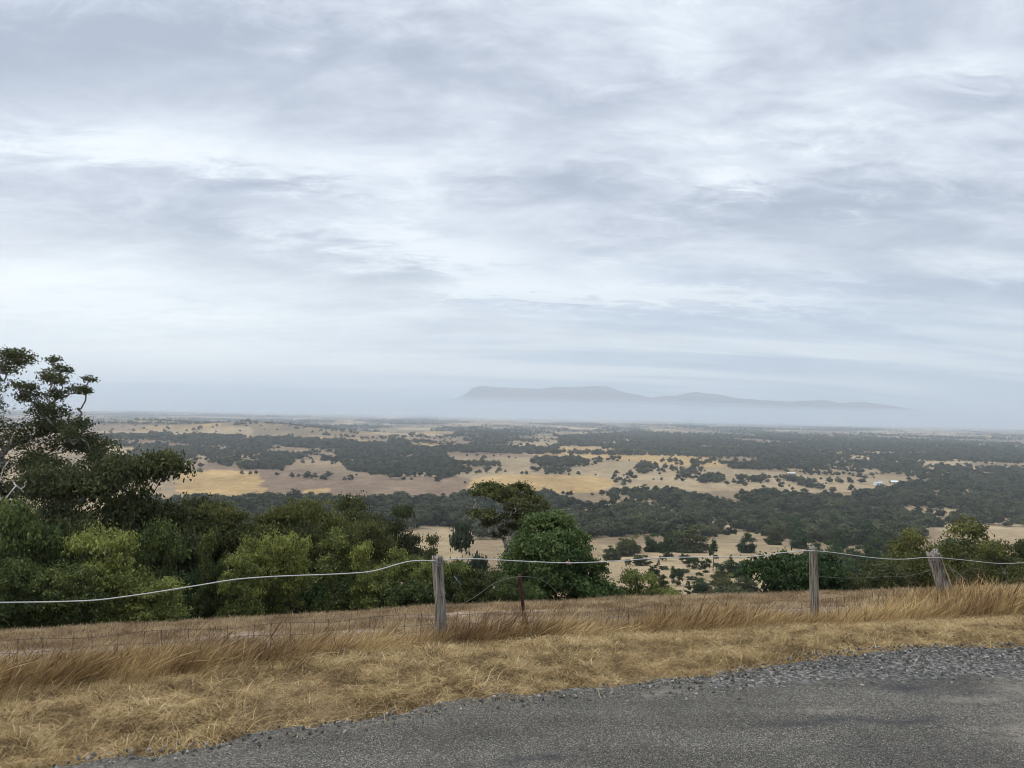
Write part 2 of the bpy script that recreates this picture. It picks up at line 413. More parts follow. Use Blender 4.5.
for px in range(765, 935, 8):
    stain = np.maximum(stain, spot(px, 726 + 3 * math.sin(px * .05) - max(0, px - 890) * .13, .06, .022 + .012 * math.sin(px * .1) ** 2) * .8)
for px in range(505, 560, 7): stain = np.maximum(stain, spot(px, 766 - (px - 505) * .09, .05, .028) * .9)
stain = np.maximum(stain, spot(906, 692, .15, .075) * 1.0)
stain = np.maximum(stain, spot(945, 690, .12, .03) * .35)
stain = np.maximum(stain, .32 * sstep(.5, .68, fbm(RX * .8, RY * 1.9, 4, 97)))
stain = np.clip(stain + stain * wob * 8, 0, 1)
nr, ncn = RX.shape; ii = np.arange(nr * ncn).reshape(nr, ncn)
Fr = np.stack([ii[:-1, :-1], ii[1:, :-1], ii[1:, 1:], ii[:-1, 1:]], -1).reshape(-1, 4)
# shoulder width: broad loose gravel on the right, narrow on the left
shw = np.interp(RX, [-3, 0, 1.2, 2.0, 3.0, 5, 8], [.10, .12, .22, .75, .95, 1.0, 1.0])
loose = 1 - sstep(.35, 1.0, RQ / shw * (1 + .8 * (fbm(RX * 2, RY * 2, 4, 101) - .5)))
dust = np.exp(-((RQ / shw - 1.25) / .45) ** 2) * sstep(.30, .62, fbm(RX * .9 + 4, RY * 2.4, 4, 103)) * np.interp(RX, [-1, 1.5, 3], [.45, 1.1, 1.3])
m_road, t = new_mat('worn_asphalt')
g = t.n('ShaderNodeNewGeometry'); P = g.outputs['Position']
vo = t.n('ShaderNodeTexVoronoi', feature='F1', inp={'Vector': P, 'Scale': 210.0, 'Randomness': 1.0})
vb = t.n('ShaderNodeTexVoronoi', feature='F1', inp={'Vector': P, 'Scale': 55.0, 'Randomness': 1.0})
sv = t.n('ShaderNodeSeparateColor', inp={0: vo.outputs['Color']})
sb = t.n('ShaderNodeSeparateColor', inp={0: vb.outputs['Color']})
chip = t.n('ShaderNodeValToRGB', inp={0: sv.outputs[0]}); e = chip.color_ramp.elements
e[0].color = (.024, .024, .023, 1); e[1].color = (.29, .265, .22, 1)
for p, c in ((.35, (.062, .057, .048)), (.68, (.102, .094, .078)), (.88, (.165, .150, .120)), (.96, (.27, .24, .19))):
    x = e.new(p); x.color = (*c, 1)
big_n = t.noise(P, 1.1, 5, .6); rough_n = t.noise(t.n('ShaderNodeMapping', inp={'Vector': P, 'Rotation': (0, 0, -.25), 'Scale': (.35, 1.6, 1)}).outputs[0], 1.6, 5, .6)
mul = t.math('MULTIPLY', t.mapr(big_n, .3, .7, .84, 1.16), t.mapr(rough_n, .3, .7, .92, 1.36))
asph = t.n('ShaderNodeVectorMath', operation='SCALE', inp={0: chip.outputs[0], 'Scale': mul}).outputs[0]
stone = t.n('ShaderNodeValToRGB', inp={0: sb.outputs[0]}); e = stone.color_ramp.elements
e[0].color = (.055, .052, .046, 1); e[1].color = (.30, .28, .25, 1); x = e.new(.6); x.color = (.130, .123, .108, 1)
at_l = t.n('ShaderNodeAttribute', attribute_name='loose').outputs['Fac']
at_d = t.n('ShaderNodeAttribute', attribute_name='dust').outputs['Fac']
at_s = t.n('ShaderNodeAttribute', attribute_name='stain').outputs['Fac']
ns = t.noise(P, 30.0, 4, .7)
lm = t.mapr(t.math('ADD', at_l, t.math('MULTIPLY_ADD', ns, .6, -.3)), .35, .65)
col = t.mix(lm, asph, stone.outputs[0])
dm = t.mapr(t.math('MULTIPLY', at_d, t.mapr(ns, .35, .65, .55, 1.2)), .15, .9, 0, .75)
col = t.mix(dm, col, (.30, .262, .205))
col = t.mix(t.math('MULTIPLY', at_s, .95), col, (.035, .036, .040))
hb = t.math('ADD', t.math('MULTIPLY', vo.outputs['Distance'], -.9), t.math('MULTIPLY', t.math('MULTIPLY', vb.outputs['Distance'], lm), -2.2))
finish(t, col, .88, hb, .9, .006, .25)
road = link('road', mesh_np('road', np.stack([RX, RY, RZ], -1).reshape(-1, 3), Fr, m_road, True, {'loose': loose.ravel(), 'dust': dust.ravel(), 'stain': stain.ravel()}))
tag(road, kind='structure')

# ------------------------------------------------------------------ mountains
m_mtn, t = new_mat('mountain_bush')
g = t.n('ShaderNodeNewGeometry'); n = t.noise(g.outputs['Position'], .0022, 6, .6)
finish(t, t.mix(t.mapr(n, .35, .65), (.035, .045, .038), (.10, .10, .085)), .95, None, spec=.05)
def range_mesh(prof, D, depth, seed, floor=-185.0):
    xs = np.linspace(prof[0][0], prof[-1][0], 260)
    py = np.interp(xs, [p[0] for p in prof], [p[1] for p in prof])
    dd = np.linspace(-1, 1, 41)
    V = []
    for x, y in zip(xs, py):
        d = ray(x, y); k = D / d[1]; X0 = d[0] * k; zt = CAM[2] + d[2] * k
        zt += 22 * (vnoise(np.array(X0 / 260.), np.array(seed * 1.), seed) - .5) * (1 if zt > 100 else .3)
        for q in dd:
            fall = max(0.0, 1 - abs(q)) ** (1.15 if q < 0 else .9)
            nz = fbm(np.array(X0 / 900.), np.array(q * 3 + seed), 4, seed) - .5
            V.append((X0, D + q * depth, floor + (zt - floor) * min(1, fall * (1 + .5 * float(nz) * min(1, abs(q) * 3)))))
    n1, n2 = len(xs), len(dd); ii = np.arange(n1 * n2).reshape(n1, n2)
    Fm = np.stack([ii[:-1, :-1], ii[1:, :-1], ii[1:, 1:], ii[:-1, 1:]], -1).reshape(-1, 4)
    return mesh_np('mountain_range', np.array(V), Fm, m_mtn, True)
o = link('mountains', range_mesh([(230, 409), (330, 405), (420, 402), (455, 399), (466, 394), (472, 388), (476, 386.5), (482, 386), (500, 387.5), (520, 388), (540, 389), (548, 387.5), (560, 387), (575, 387.5), (590, 386), (606, 386), (612, 387.5), (618, 391), (640, 395), (652, 398), (662, 396), (676, 396), (690, 392.5), (697, 391.5), (704, 393.5), (718, 394), (735, 398), (760, 400), (790, 402), (806, 400.5), (826, 400.5), (840, 403), (858, 401.5), (872, 403), (900, 407), (940, 414), (980, 424)], 27000, 3200, 3))
tag(o, kind='structure')
# ------------------------------------------------------------------ haze
def volume_mat(name, dens, col, anis):
    m = bpy.data.materials.new(name); m.use_nodes = True; t = NT(m.node_tree)
    v = t.n('ShaderNodeVolumePrincipled', inp={'Color': (*col, 1), 'Density': dens, 'Anisotropy': anis})
    o_ = t.n('ShaderNodeOutputMaterial'); t.link(v.outputs[0], o_.inputs['Volume'])
    return m
def box_mesh(name, x0, x1, y0, y1, z0, z1, mat):
    V = [(x, y, z) for z in (z0, z1) for y in (y0, y1) for x in (x0, x1)]
    return mesh_np(name, V, [(0, 2, 3, 1), (4, 5, 7, 6), (0, 1, 5, 4), (1, 3, 7, 5), (3, 2, 6, 7), (2, 0, 4, 6)], mat)
HAZE = 6.4e-5
hz = link('haze', box_mesh('haze', -230000, 230000, -400, 50500, -215, 1000, volume_mat('pale_air', HAZE, (.84, .92, 1.0), .2)))
tag(hz, 'pale bluish haze hanging over the wide plain', 'haze', kind='stuff')

# the low bank of mist in front of and around the far ranges
def mist_bank(base, left_rise, right_drop, y0, y1, dens, seed, pw=.8):
    mx_ = np.linspace(-38000, 38000, 110); my_ = np.linspace(0, 1, 25); V = []
    for side in (1, 0):
        for x in mx_:
            for q in my_:
                a_ = np.array(x / 22000.0)
                top_ = base + left_rise * float(1 - sstep(-.42, -.08, a_)) - right_drop * float(sstep(.15, .5, a_)) + 110 * float(fbm(np.array(x / 3300.), np.array(3.), 4, seed) - .5)
                V.append((x, y0 + (y1 - y0) * q, -190 + (max(top_, -150) + 190) * max(0.0, math.sin(math.pi * q)) ** pw if side else -195))
    n1, n2 = len(mx_), len(my_); ii = np.arange(n1 * n2).reshape(n1, n2); jj = ii + n1 * n2
    Fm = [np.stack([ii[:-1, :-1], ii[1:, :-1], ii[1:, 1:], ii[:-1, 1:]], -1).reshape(-1, 4), np.stack([jj[:-1, :-1], jj[:-1, 1:], jj[1:, 1:], jj[1:, :-1]], -1).reshape(-1, 4)]
    for e1, e2 in ((ii[0], jj[0]), (ii[-1][::-1], jj[-1][::-1]), (ii[::-1, 0], jj[::-1, 0]), (ii[:, -1], jj[:, -1])):
        Fm.append(np.stack([e1[:-1], e1[1:], e2[1:], e2[:-1]], -1))
    ms = link('mist', mesh_np('mist', np.array(V), np.concatenate(Fm), volume_mat('mist_air', dens, (.83, .915, 1.0), .25)))
    tag(ms, 'low bank of pale mist lying across the foot of the far mountains', 'mist', kind='stuff')
mist_bank(-120, 0, 0, 4200, 37000, 7.0e-5, 12, .35)
mist_bank(190, 120, 60, 12000, 37500, 1.6e-4, 13)
mist_bank(370, 210, 90, 13000, 38000, 1.3e-4, 14)
mist_bank(480, 240, 110, 14000, 38500, 7.5e-5, 15)
mist_bank(580, 280, 160, 15000, 39000, 3.5e-5, 16)

# ------------------------------------------------------------------ tree generator
class Tree:
    def __init__(self, seed): self.r = np.random.default_rng(seed); self.nodes = [(0, 0, 0)]; self.par = [-1]; self.tip = []
    def path(self, a, b, n=5, wob=.06, sag=0.0):
        A = np.array(self.nodes[a]); B = np.array(b); L = np.linalg.norm(B - A); cur = a
        off = self.r.normal(0, 1, (n, 3)) * L * wob
        for i in range(1, n + 1):
            f = i / n; p = A * (1 - f) + B * f + off[i - 1] * (math.sin(math.pi * f))
            p[2] += sag * L * math.sin(math.pi * f)
            self.nodes.append(tuple(p)); self.par.append(cur); cur = len(self.nodes) - 1
        return cur
    def attach(self, b, zlo=.0, pref=.55):
        N = np.array(self.nodes); B = np.array(b)
        dz = B[2] - N[:, 2]; dh = np.hypot(B[0] - N[:, 0], B[1] - N[:, 1])
        cost = np.sqrt(dh ** 2 + dz ** 2) + np.where(dz < dh * pref, (dh * pref - dz) * 2.5, 0) + np.where(N[:, 2] < zlo, 50, 0)
        return int(np.argmin(cost))
    def wood(self, rt=.012, p=2.25, sides=6, minr=0, base_flare=1.3, skip=0.0):
        n = len(self.nodes); r = np.zeros(n); ch = [0] * n
        for i in range(n):
            if self.par[i] >= 0: ch[self.par[i]] += 1
        for i in range(n - 1, 0, -1):
            if ch[i] == 0: r[i] = rt ** p
            r[self.par[i]] += r[i] * 1.02
        r = np.maximum(r ** (1 / p), rt); N = np.array(self.nodes)
        parts = []
        for i in range(1, n):
            q = self.par[i]; rq = r[q] if q else r[q] * base_flare
            if ch[q] > 1 and q: rq = min(r[q], r[i] * 1.35)
            if r[i] < skip: continue
            parts.append(tube([N[q], N[i]], [rq, r[i]], sides if r[i] > rt * 3 else 4))
        return join(parts)
def leaves(C, size, r, up=.3, outward=None, aspect=2.0):
    n = len(C); C = np.asarray(C, float)
    nrm = r.normal(0, 1, (n, 3)); nrm[:, 2] = nrm[:, 2] * .8 + up
    if outward is not None: nrm += outward * .9
    nrm /= np.linalg.norm(nrm, axis=1)[:, None]
    a = np.cross(nrm, r.normal(0, 1, (n, 3))); a /= np.linalg.norm(a, axis=1)[:, None] + 1e-9
    b = np.cross(nrm, a)
    s = size * r.uniform(.6, 1.35, n)[:, None]
    a = a * s; b = b * s / aspect
    V = np.stack([C - a, C - b * 1.0 + a * .1, C + a, C + b * 1.0 + a * .1], 1).reshape(-1, 3)
    return V, np.arange(4 * n).reshape(n, 4)
def clump_points(r, c, rx, ry, rz, n, nsub=9, tight=.30, shell=.6):
    """points in sub clumps packed over the upper shell of an ellipsoid"""
    d = r.normal(0, 1, (nsub, 3)); d[:, 2] = np.abs(d[:, 2]) * .8 - .15; d /= np.linalg.norm(d, axis=1)[:, None]
    rr = r.uniform(shell, 1, nsub)[:, None]
    S = d * rr
    k = r.integers(0, nsub, n)
    P = S[k] + r.normal(0, tight, (n, 3)) * np.array([1, 1, .75])
    P = P * np.array([rx, ry, rz]) + np.array(c)
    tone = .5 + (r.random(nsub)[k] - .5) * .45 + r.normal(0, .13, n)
    out = (P - np.array(c)) / np.array([rx, ry, rz]); out /= np.linalg.norm(out, axis=1)[:, None] + 1e-6
    return P, tone, out, S * np.array([rx, ry, rz]) + np.array(c)
DENS = 1.9
def build(name, seed, clumps, leaf, per, lm, bm, trunk_top=(0, 0, .45), rt=.012, nsub=9, tight=.3, wob=.08, fork=.55, lean=None, twigs=4, sides=6, pref=.45, zlo=.1, tonez=.12, up=.3, pdens=True, outw=.8):
    """clumps: list of (x,y,z,rx,ry,rz) in metres -> (trunk mesh, crown mesh)"""
    T = Tree(seed); r = T.r
    T.path(0, trunk_top, 6, .04)
    cl = sorted(clumps, key=lambda c: (c[0] - trunk_top[0]) ** 2 + (c[1] - trunk_top[1]) ** 2 + (c[2] - trunk_top[2]) ** 2)
    P = []; TN = []; O = []
    zs = [c[2] for c in cl]; z0, z1 = min(zs), max(zs) + 1e-3
    for c in cl:
        a = T.attach((c[0], c[1], c[2] - c[5] * .35), zlo, pref)
        e = T.path(a, (c[0], c[1], c[2] - c[5] * .35), 5, wob, .05)
        vol = (c[3] * c[4] * c[5]) ** (2 / 3) if pdens else 1
        n = max(6, int(per * vol * DENS))
        p, tn, ot, S = clump_points(r, c[:3], c[3], c[4], c[5], n, nsub, tight)
        for s in S[:twigs]: T.path(e, s, 3, wob, .04)
        P.append(p); TN.append(tn + tonez * ((c[2] - z0) / (z1 - z0) - .5)); O.append(ot)  # crown tops toned lighter and feet darker: painted top light
    P = np.concatenate(P); TN = np.clip(np.concatenate(TN), 0, 1); O = np.concatenate(O)
    V, Fq = leaves(P, leaf, r, up, O * outw)
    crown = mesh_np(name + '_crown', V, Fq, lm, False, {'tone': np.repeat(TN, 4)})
    Vw, Fw = T.wood(rt, sides=sides)
    trunk = mesh_np(name + '_trunk', Vw, Fw, bm, True)
    hgt = float(np.percentile(V[:, 2], 99.5)); wid = float(np.percentile(V[:, 0], 99) - np.percentile(V[:, 0], 1))
    return trunk, crown, hgt, wid, float(.5 * (np.percentile(V[:, 0], 99) + np.percentile(V[:, 0], 1)))
def dome(seed, n, W, z0, z1, rc, flat=.7, bottom=.15, inner=.25):
    """clump centres spread on a dome shaped crown; W half width"""
    r = np.random.default_rng(seed); out = []
    tries = 0
    while len(out) < n and tries < 6000:
        tries += 1
        d = r.normal(0, 1, 3); d /= np.linalg.norm(d); d[2] = d[2] * .62 + .38 if d[2] < 0 else d[2]
        k = r.uniform(.55, 1.0) if r.random() > inner else r.uniform(.1, .6)
        p = np.array([d[0] * W * k, d[1] * W * k, z0 + (z1 - z0) * (bottom + (1 - bottom) * (d[2] * k if d[2] > 0 else 0))])
        rad_ = rc * r.uniform(.7, 1.3)
        if all(np.linalg.norm((p - np.array(q[:3])) / np.array([1, 1, .8])) > rad_ * .72 for q in out):
            out.append((p[0], p[1], p[2] - rad_ * flat * .5, rad_ * 1.08, rad_ * 1.08, rad_ * flat * 1.1))
    return out
def bushy(seed, n, W, Ht, rc, taper=.55):
    """foliage down to the ground, rounded or ovoid top"""
    r = np.random.default_rng(seed); out = []; tries = 0
    while len(out) < n and tries < 8000:
        tries += 1
        z = r.uniform(.10, .93); prof = math.sqrt(max(.02, 1 - (abs(z - .42) / .60) ** 2.2)) if z > .42 else (.78 + .22 * z / .42)
        th = r.uniform(0, 2 * math.pi); k = r.uniform(.45, .95) ** .7
        p = np.array([math.cos(th) * W * prof * k, math.sin(th) * W * prof * k, z * Ht]); q_ = rc * r.uniform(.75, 1.25)
        if all(np.linalg.norm(p - np.array(q[:3])) > q_ * .7 for q in out): out.append((*p, q_, q_, q_ * .8))
    return out

def place(name, proto, px, top, wpx, Y, label, cat='tree', group=None, rz=None, sink=.1, widthfit=True):
    tr, cr, hgt, wid, _ = proto
    X = (px - CX) / F_PX * Y; h = 5.0
    for _i in range(12):
        z = float(H(X, Y)) - sink
        pj = project(X, Y, z + h * .6); X += (px - pj[0]) / F_PX * Y
        pt = project(X, Y, z + h); h += (pt[1] - top) / F_PX * Y
    s = h / hgt; sw = (wpx / F_PX * Y) / wid if widthfit else s
    e = empty(name, (X, Y, z), label, cat, group, random.uniform(0, 6.28) if rz is None else rz, (sw, sw, s))
    link('trunk', tr, e); link('crown', cr, e)
    return e
def place_base(name, proto, px, base, hpx, wpx, label, cat='tree', group=None, tmin=150.0):
    X, Y = hit(px, base, tmin); tr, cr, hgt, wid, _ = proto
    s = 1.3 * hpx / F_PX * Y / hgt; sw = 1.05 * wpx / F_PX * Y / wid
    e = empty(name, (X, Y, float(H(X, Y)) - .2), label, cat, group, random.uniform(0, 6.28), (sw, sw, s))
    link('trunk', tr, e); link('crown', cr, e)
    return e

# ---- prototypes of the near trees
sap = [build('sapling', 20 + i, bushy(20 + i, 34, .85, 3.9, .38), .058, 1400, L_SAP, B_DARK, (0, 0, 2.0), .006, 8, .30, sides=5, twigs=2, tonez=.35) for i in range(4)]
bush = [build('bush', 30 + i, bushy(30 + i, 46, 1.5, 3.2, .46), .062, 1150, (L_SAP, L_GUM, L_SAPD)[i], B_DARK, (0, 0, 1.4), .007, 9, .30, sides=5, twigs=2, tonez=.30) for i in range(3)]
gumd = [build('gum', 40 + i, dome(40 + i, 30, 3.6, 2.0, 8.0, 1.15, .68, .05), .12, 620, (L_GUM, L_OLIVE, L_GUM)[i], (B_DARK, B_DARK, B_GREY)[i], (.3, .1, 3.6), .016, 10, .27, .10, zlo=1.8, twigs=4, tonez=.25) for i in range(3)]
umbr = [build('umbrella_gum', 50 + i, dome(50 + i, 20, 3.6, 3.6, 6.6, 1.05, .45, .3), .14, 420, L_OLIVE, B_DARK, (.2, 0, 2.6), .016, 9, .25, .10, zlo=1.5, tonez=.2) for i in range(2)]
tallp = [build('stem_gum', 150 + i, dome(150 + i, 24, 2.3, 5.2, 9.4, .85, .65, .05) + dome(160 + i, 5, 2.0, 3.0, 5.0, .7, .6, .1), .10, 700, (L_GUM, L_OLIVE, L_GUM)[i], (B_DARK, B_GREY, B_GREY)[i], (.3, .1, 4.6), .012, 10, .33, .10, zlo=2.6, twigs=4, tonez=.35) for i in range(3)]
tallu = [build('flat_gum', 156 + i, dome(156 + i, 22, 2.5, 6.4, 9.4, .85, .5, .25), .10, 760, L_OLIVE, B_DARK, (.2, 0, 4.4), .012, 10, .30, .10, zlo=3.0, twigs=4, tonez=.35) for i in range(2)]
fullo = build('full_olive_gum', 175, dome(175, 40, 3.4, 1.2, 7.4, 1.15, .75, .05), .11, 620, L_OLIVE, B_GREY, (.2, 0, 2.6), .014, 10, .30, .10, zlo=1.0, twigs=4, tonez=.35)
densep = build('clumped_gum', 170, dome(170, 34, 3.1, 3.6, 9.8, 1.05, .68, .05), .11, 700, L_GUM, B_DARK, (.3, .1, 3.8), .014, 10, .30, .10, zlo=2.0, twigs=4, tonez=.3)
darkt = build('dark_dome', 60, dome(60, 40, 3.0, .3, 4.6, .95, .75, .10, .2), .12, 560, L_DARK, B_DARK, (0, 0, 1.2), .012, 10, .28, tonez=.3)

# ---- the tall gum at the left edge: limbs and clumps placed one by one
def px_local(px, py, Y, X0, z0):          # measured offset (metres) from the tree's base
    d = ray(px, py); k = Y / d[1]; return d[0] * k - X0, CAM[2] + d[2] * k - z0
YA = 45.0; XA = (2 - CX) / F_PX * YA; zA = float(H(XA, YA))
ra = np.random.default_rng(5); clA = []
for (px, py, rp, rz) in [(4, 360, 13, 7), (16, 358, 12, 7), (30, 358, 10, 6), (33, 366, 10, 6), (55, 362, 7, 4), (-12, 366, 16, 9), (46, 380, 9, 5), (66, 378, 11, 6), (78, 376, 7, 4), (58, 390, 12, 5), (74, 392, 6, 5), (26, 388, 13, 6), (40, 396, 11, 6), (18, 400, 12, 7), (2, 380, 14, 8), (-18, 392, 16, 9),
        (10, 415, 16, 9), (34, 412, 12, 7), (48, 416, 10, 6), (-10, 425, 18, 10), (30, 430, 16, 9), (56, 428, 14, 7), (74, 428, 10, 6), (88, 436, 9, 6), (15, 445, 18, 10), (42, 446, 16, 8), (66, 444, 13, 8), (84, 450, 14, 8), (97, 455, 9, 6), (0, 468, 18, 10), (30, 466, 16, 9), (56, 464, 16, 9), (78, 468, 14, 8), (95, 470, 9, 6), (10, 490, 18, 10), (46, 488, 18, 10), (74, 490, 15, 9), (-15, 450, 18, 11), (20, 508, 18, 9), (60, 508, 18, 9), (100, 488, 10, 7)]:
    lx, lz = px_local(px, py, YA, XA, zA); R_ = rp / F_PX * YA; q = float(ra.uniform(-2.6, 2.6))
    clA.append((lx * (YA + q) / YA + float(ra.normal(0, .12)), q, lz + float(ra.normal(0, .12)), R_ * (.78 if py < 405 else 1.0), R_ * 1.1, rz / F_PX * YA * (1.25 if py < 405 else 1.7)))
heroA = build('tall_gum', 71, clA, .085, 800, L_GUM, B_GREY, (.4, 0, 7.5), .020, 12, .34, .11, pref=.12, zlo=4.0, tonez=.1, twigs=5)
# the gum with bare grey limbs in the middle
YG = 62.0; XG = (508 - CX) / F_PX * YG; zG = float(H(XG, YG)); clG = []
for (px, py, rp, rz) in [(488, 492, 12, 6), (500, 490, 10, 5), (478, 496, 7, 4), (512, 496, 8, 5), (520, 492, 9, 6), (530, 500, 9, 6), (516, 505, 9, 6), (524, 512, 11, 7), (508, 516, 7, 4), (532, 518, 9, 6), (543, 505, 5, 4), (484, 512, 10, 4), (494, 522, 9, 4), (476, 515, 7, 3), (520, 530, 11, 6), (538, 532, 9, 6), (502, 500, 8, 4), (546, 516, 6, 5), (500, 535, 8, 4)]:
    lx, lz = px_local(px, py, YG, XG, zG); q = float(ra.uniform(-1.6, 1.6))
    clG.append((lx, q, lz, rp / F_PX * YG * 1.28, rp / F_PX * YG * 1.25, rz / F_PX * YG * 1.45))
heroG = build('grey_limbed_gum', 72, clG, .13, 520, L_OLIVE, B_PALE, (.3, 0, 9.5), .030, 8, .26, .12, pref=.6, zlo=6.0, tonez=.2, twigs=4)
# the big bright green tree
clH = []
rH = np.random.default_rng(81)
def oak_w(f): return (max(.0, 1 - max(0, (f - .22) / .80) ** 1.5)) ** .8 if f > .22 else .95 + .05 * f / .22
tries = 0
while len(clH) < 120 and tries < 20000:
    tries += 1
    f = rH.uniform(.06, .97); th = rH.uniform(0, 6.283); W = 3.0 * oak_w(f) * rH.uniform(.50, .90); q = .70 * rH.uniform(.7, 1.25)
    p = np.array([W * math.cos(th) - .25 * f, W * math.sin(th), f * 5.5])
    if all(np.linalg.norm(p - np.array(c[:3])) > .60 * q for c in clH): clH.append((*p, q, q, q * .72))
for _k in range(26):
    f = rH.uniform(.10, 1.0); th = rH.uniform(0, 6.283); W = 3.0 * oak_w(f) * rH.uniform(.98, 1.12); q = rH.uniform(.22, .40)
    clH.append((W * math.cos(th) - .25 * f, W * math.sin(th), f * 5.6, q, q, q * .8))
heroH = build('bright_tree', 82, clH, .075, 1150, L_BRIGHT, B_DARK, (0, 0, 2.0), .012, 10, .27, .06, sides=6, tonez=.35, twigs=2, up=.5, outw=1.3)

def direct(name, proto, X, Y, label, rz=0.0, group=None):
    e = empty(name, (X, Y, float(H(X, Y))), label, 'tree', group, rz)
    link('trunk', proto[0], e); link('crown', proto[1], e); return e
direct('gum_tree', heroA, XA, YA, 'tall old gum with layered crown standing above all other trees at the far left')
direct('gum_tree', heroG, XG, YG, 'gum with bare grey limbs and tufted top rising behind the bright green tree')
place('broadleaf_tree', heroH, 556, 515, 108, 37, 'big rounded bright green broadleaf tree behind the rusty steel post', rz=0)

# bushes and saplings along the far side of the home paddock
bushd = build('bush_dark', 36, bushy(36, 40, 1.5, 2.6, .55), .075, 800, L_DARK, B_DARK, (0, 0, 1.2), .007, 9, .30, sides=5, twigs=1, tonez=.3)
FRONT = [
 ('bush', bush[0], -18, 500, 85, 27, 'bright green bush cut by the left edge of the picture', 'bush'),
 ('bush', bush[2], 28, 506, 80, 25.5, 'leafy green bush below the white dead limb at the left edge', 'bush'),
 ('bush', bush[1], 70, 520, 66, 28, 'dark green bush behind the two leafy bushes nearest the left edge', 'bush'),
 ('bush', bush[0], 100, 532, 76, 25.5, 'broad leafy bush beneath the dense clumped gum', 'bush'),
 ('bush', bush[2], 146, 524, 66, 28, 'tall leafy bush right below the lowest clumps of the dense gum', 'bush'),
 ('bush', bush[2], 8, 560, 70, 22.5, 'low bush touching the dry grass at the left edge of the picture', 'bush'),
 ('bush', bush[0], 62, 568, 64, 23, 'low dark bush whose foot meets the dry paddock grass left of the netting', 'bush'),
 ('young_gum_tree', sap[0], 214, 530, 40, 31, 'narrow young gum with yellow green tip in front of the flat topped gum', 'tree'),
 ('young_gum_tree', sap[1], 238, 552, 42, 29, 'short young gum just right of the one with the yellow green tip', 'tree'),
 ('young_gum_tree', sap[2], 262, 534, 46, 31, 'broad young gum, third in the row of saplings from the bushes', 'tree'),
 ('young_gum_tree', sap[3], 294, 536, 42, 32, 'young gum with gaps in its crown left of the round headed sapling', 'tree'),
 ('young_gum_tree', sap[1], 335, 532, 50, 31.5, 'round headed bright young gum, the most mushroom shaped of the row', 'tree'),
 ('young_gum_tree', sap[0], 370, 543, 46, 31.5, 'pointed young gum beside the round headed sapling, on its right', 'tree'),
 ('young_gum_tree', sap[2], 400, 552, 40, 33, 'young gum two places left of the weathered fence post', 'tree'),
 ('young_gum_tree', sap[3], 424, 560, 34, 32, 'low young gum just left of the tallest fence post', 'tree'),
 ('bush', bush[0], 452, 562, 46, 33, 'bright bush just right of the top of the tallest fence post', 'bush'),
 ('bush', bush[1], 484, 570, 48, 33, 'low dark bush under the bare white branches', 'bush'),
 ('bush', bush[2], 514, 578, 40, 32, 'low bush at the left foot of the bright green broadleaf tree', 'bush'),
 ('bush', bush[0], 150, 580, 70, 26, 'low leafy bush at the paddock edge between netting and dense gum', 'bush'),
 ('bush', bush[2], 408, 580, 56, 31, 'low leafy bush under the white wire where it dips left of the tallest post', 'bush'),
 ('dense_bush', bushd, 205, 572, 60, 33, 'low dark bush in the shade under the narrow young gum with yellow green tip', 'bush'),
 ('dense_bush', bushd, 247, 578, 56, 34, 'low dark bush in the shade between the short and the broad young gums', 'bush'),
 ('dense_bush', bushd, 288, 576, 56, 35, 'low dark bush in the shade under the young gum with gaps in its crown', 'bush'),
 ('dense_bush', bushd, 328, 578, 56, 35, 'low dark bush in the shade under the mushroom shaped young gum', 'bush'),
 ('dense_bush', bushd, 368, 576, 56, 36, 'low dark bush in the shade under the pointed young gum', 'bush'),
 ('bush', bush[0], 640, 572, 42, 38, 'yellow green bush with pointed top right of the broadleaf tree', 'bush'),
 ('bush', bush[2], 613, 588, 36, 36, 'small bush against the right foot of the broadleaf tree', 'bush'),
 ('bush', bush[0], 664, 590, 34, 38, 'low yellow green bush at the right end of the clump beside the broadleaf tree', 'bush'),
]
for nm, pr, px, top, wp, Y, lab, cat in FRONT:
    place(nm, pr, px, top, wp * (.84 if nm == 'young_gum_tree' else 1), Y, lab, cat)
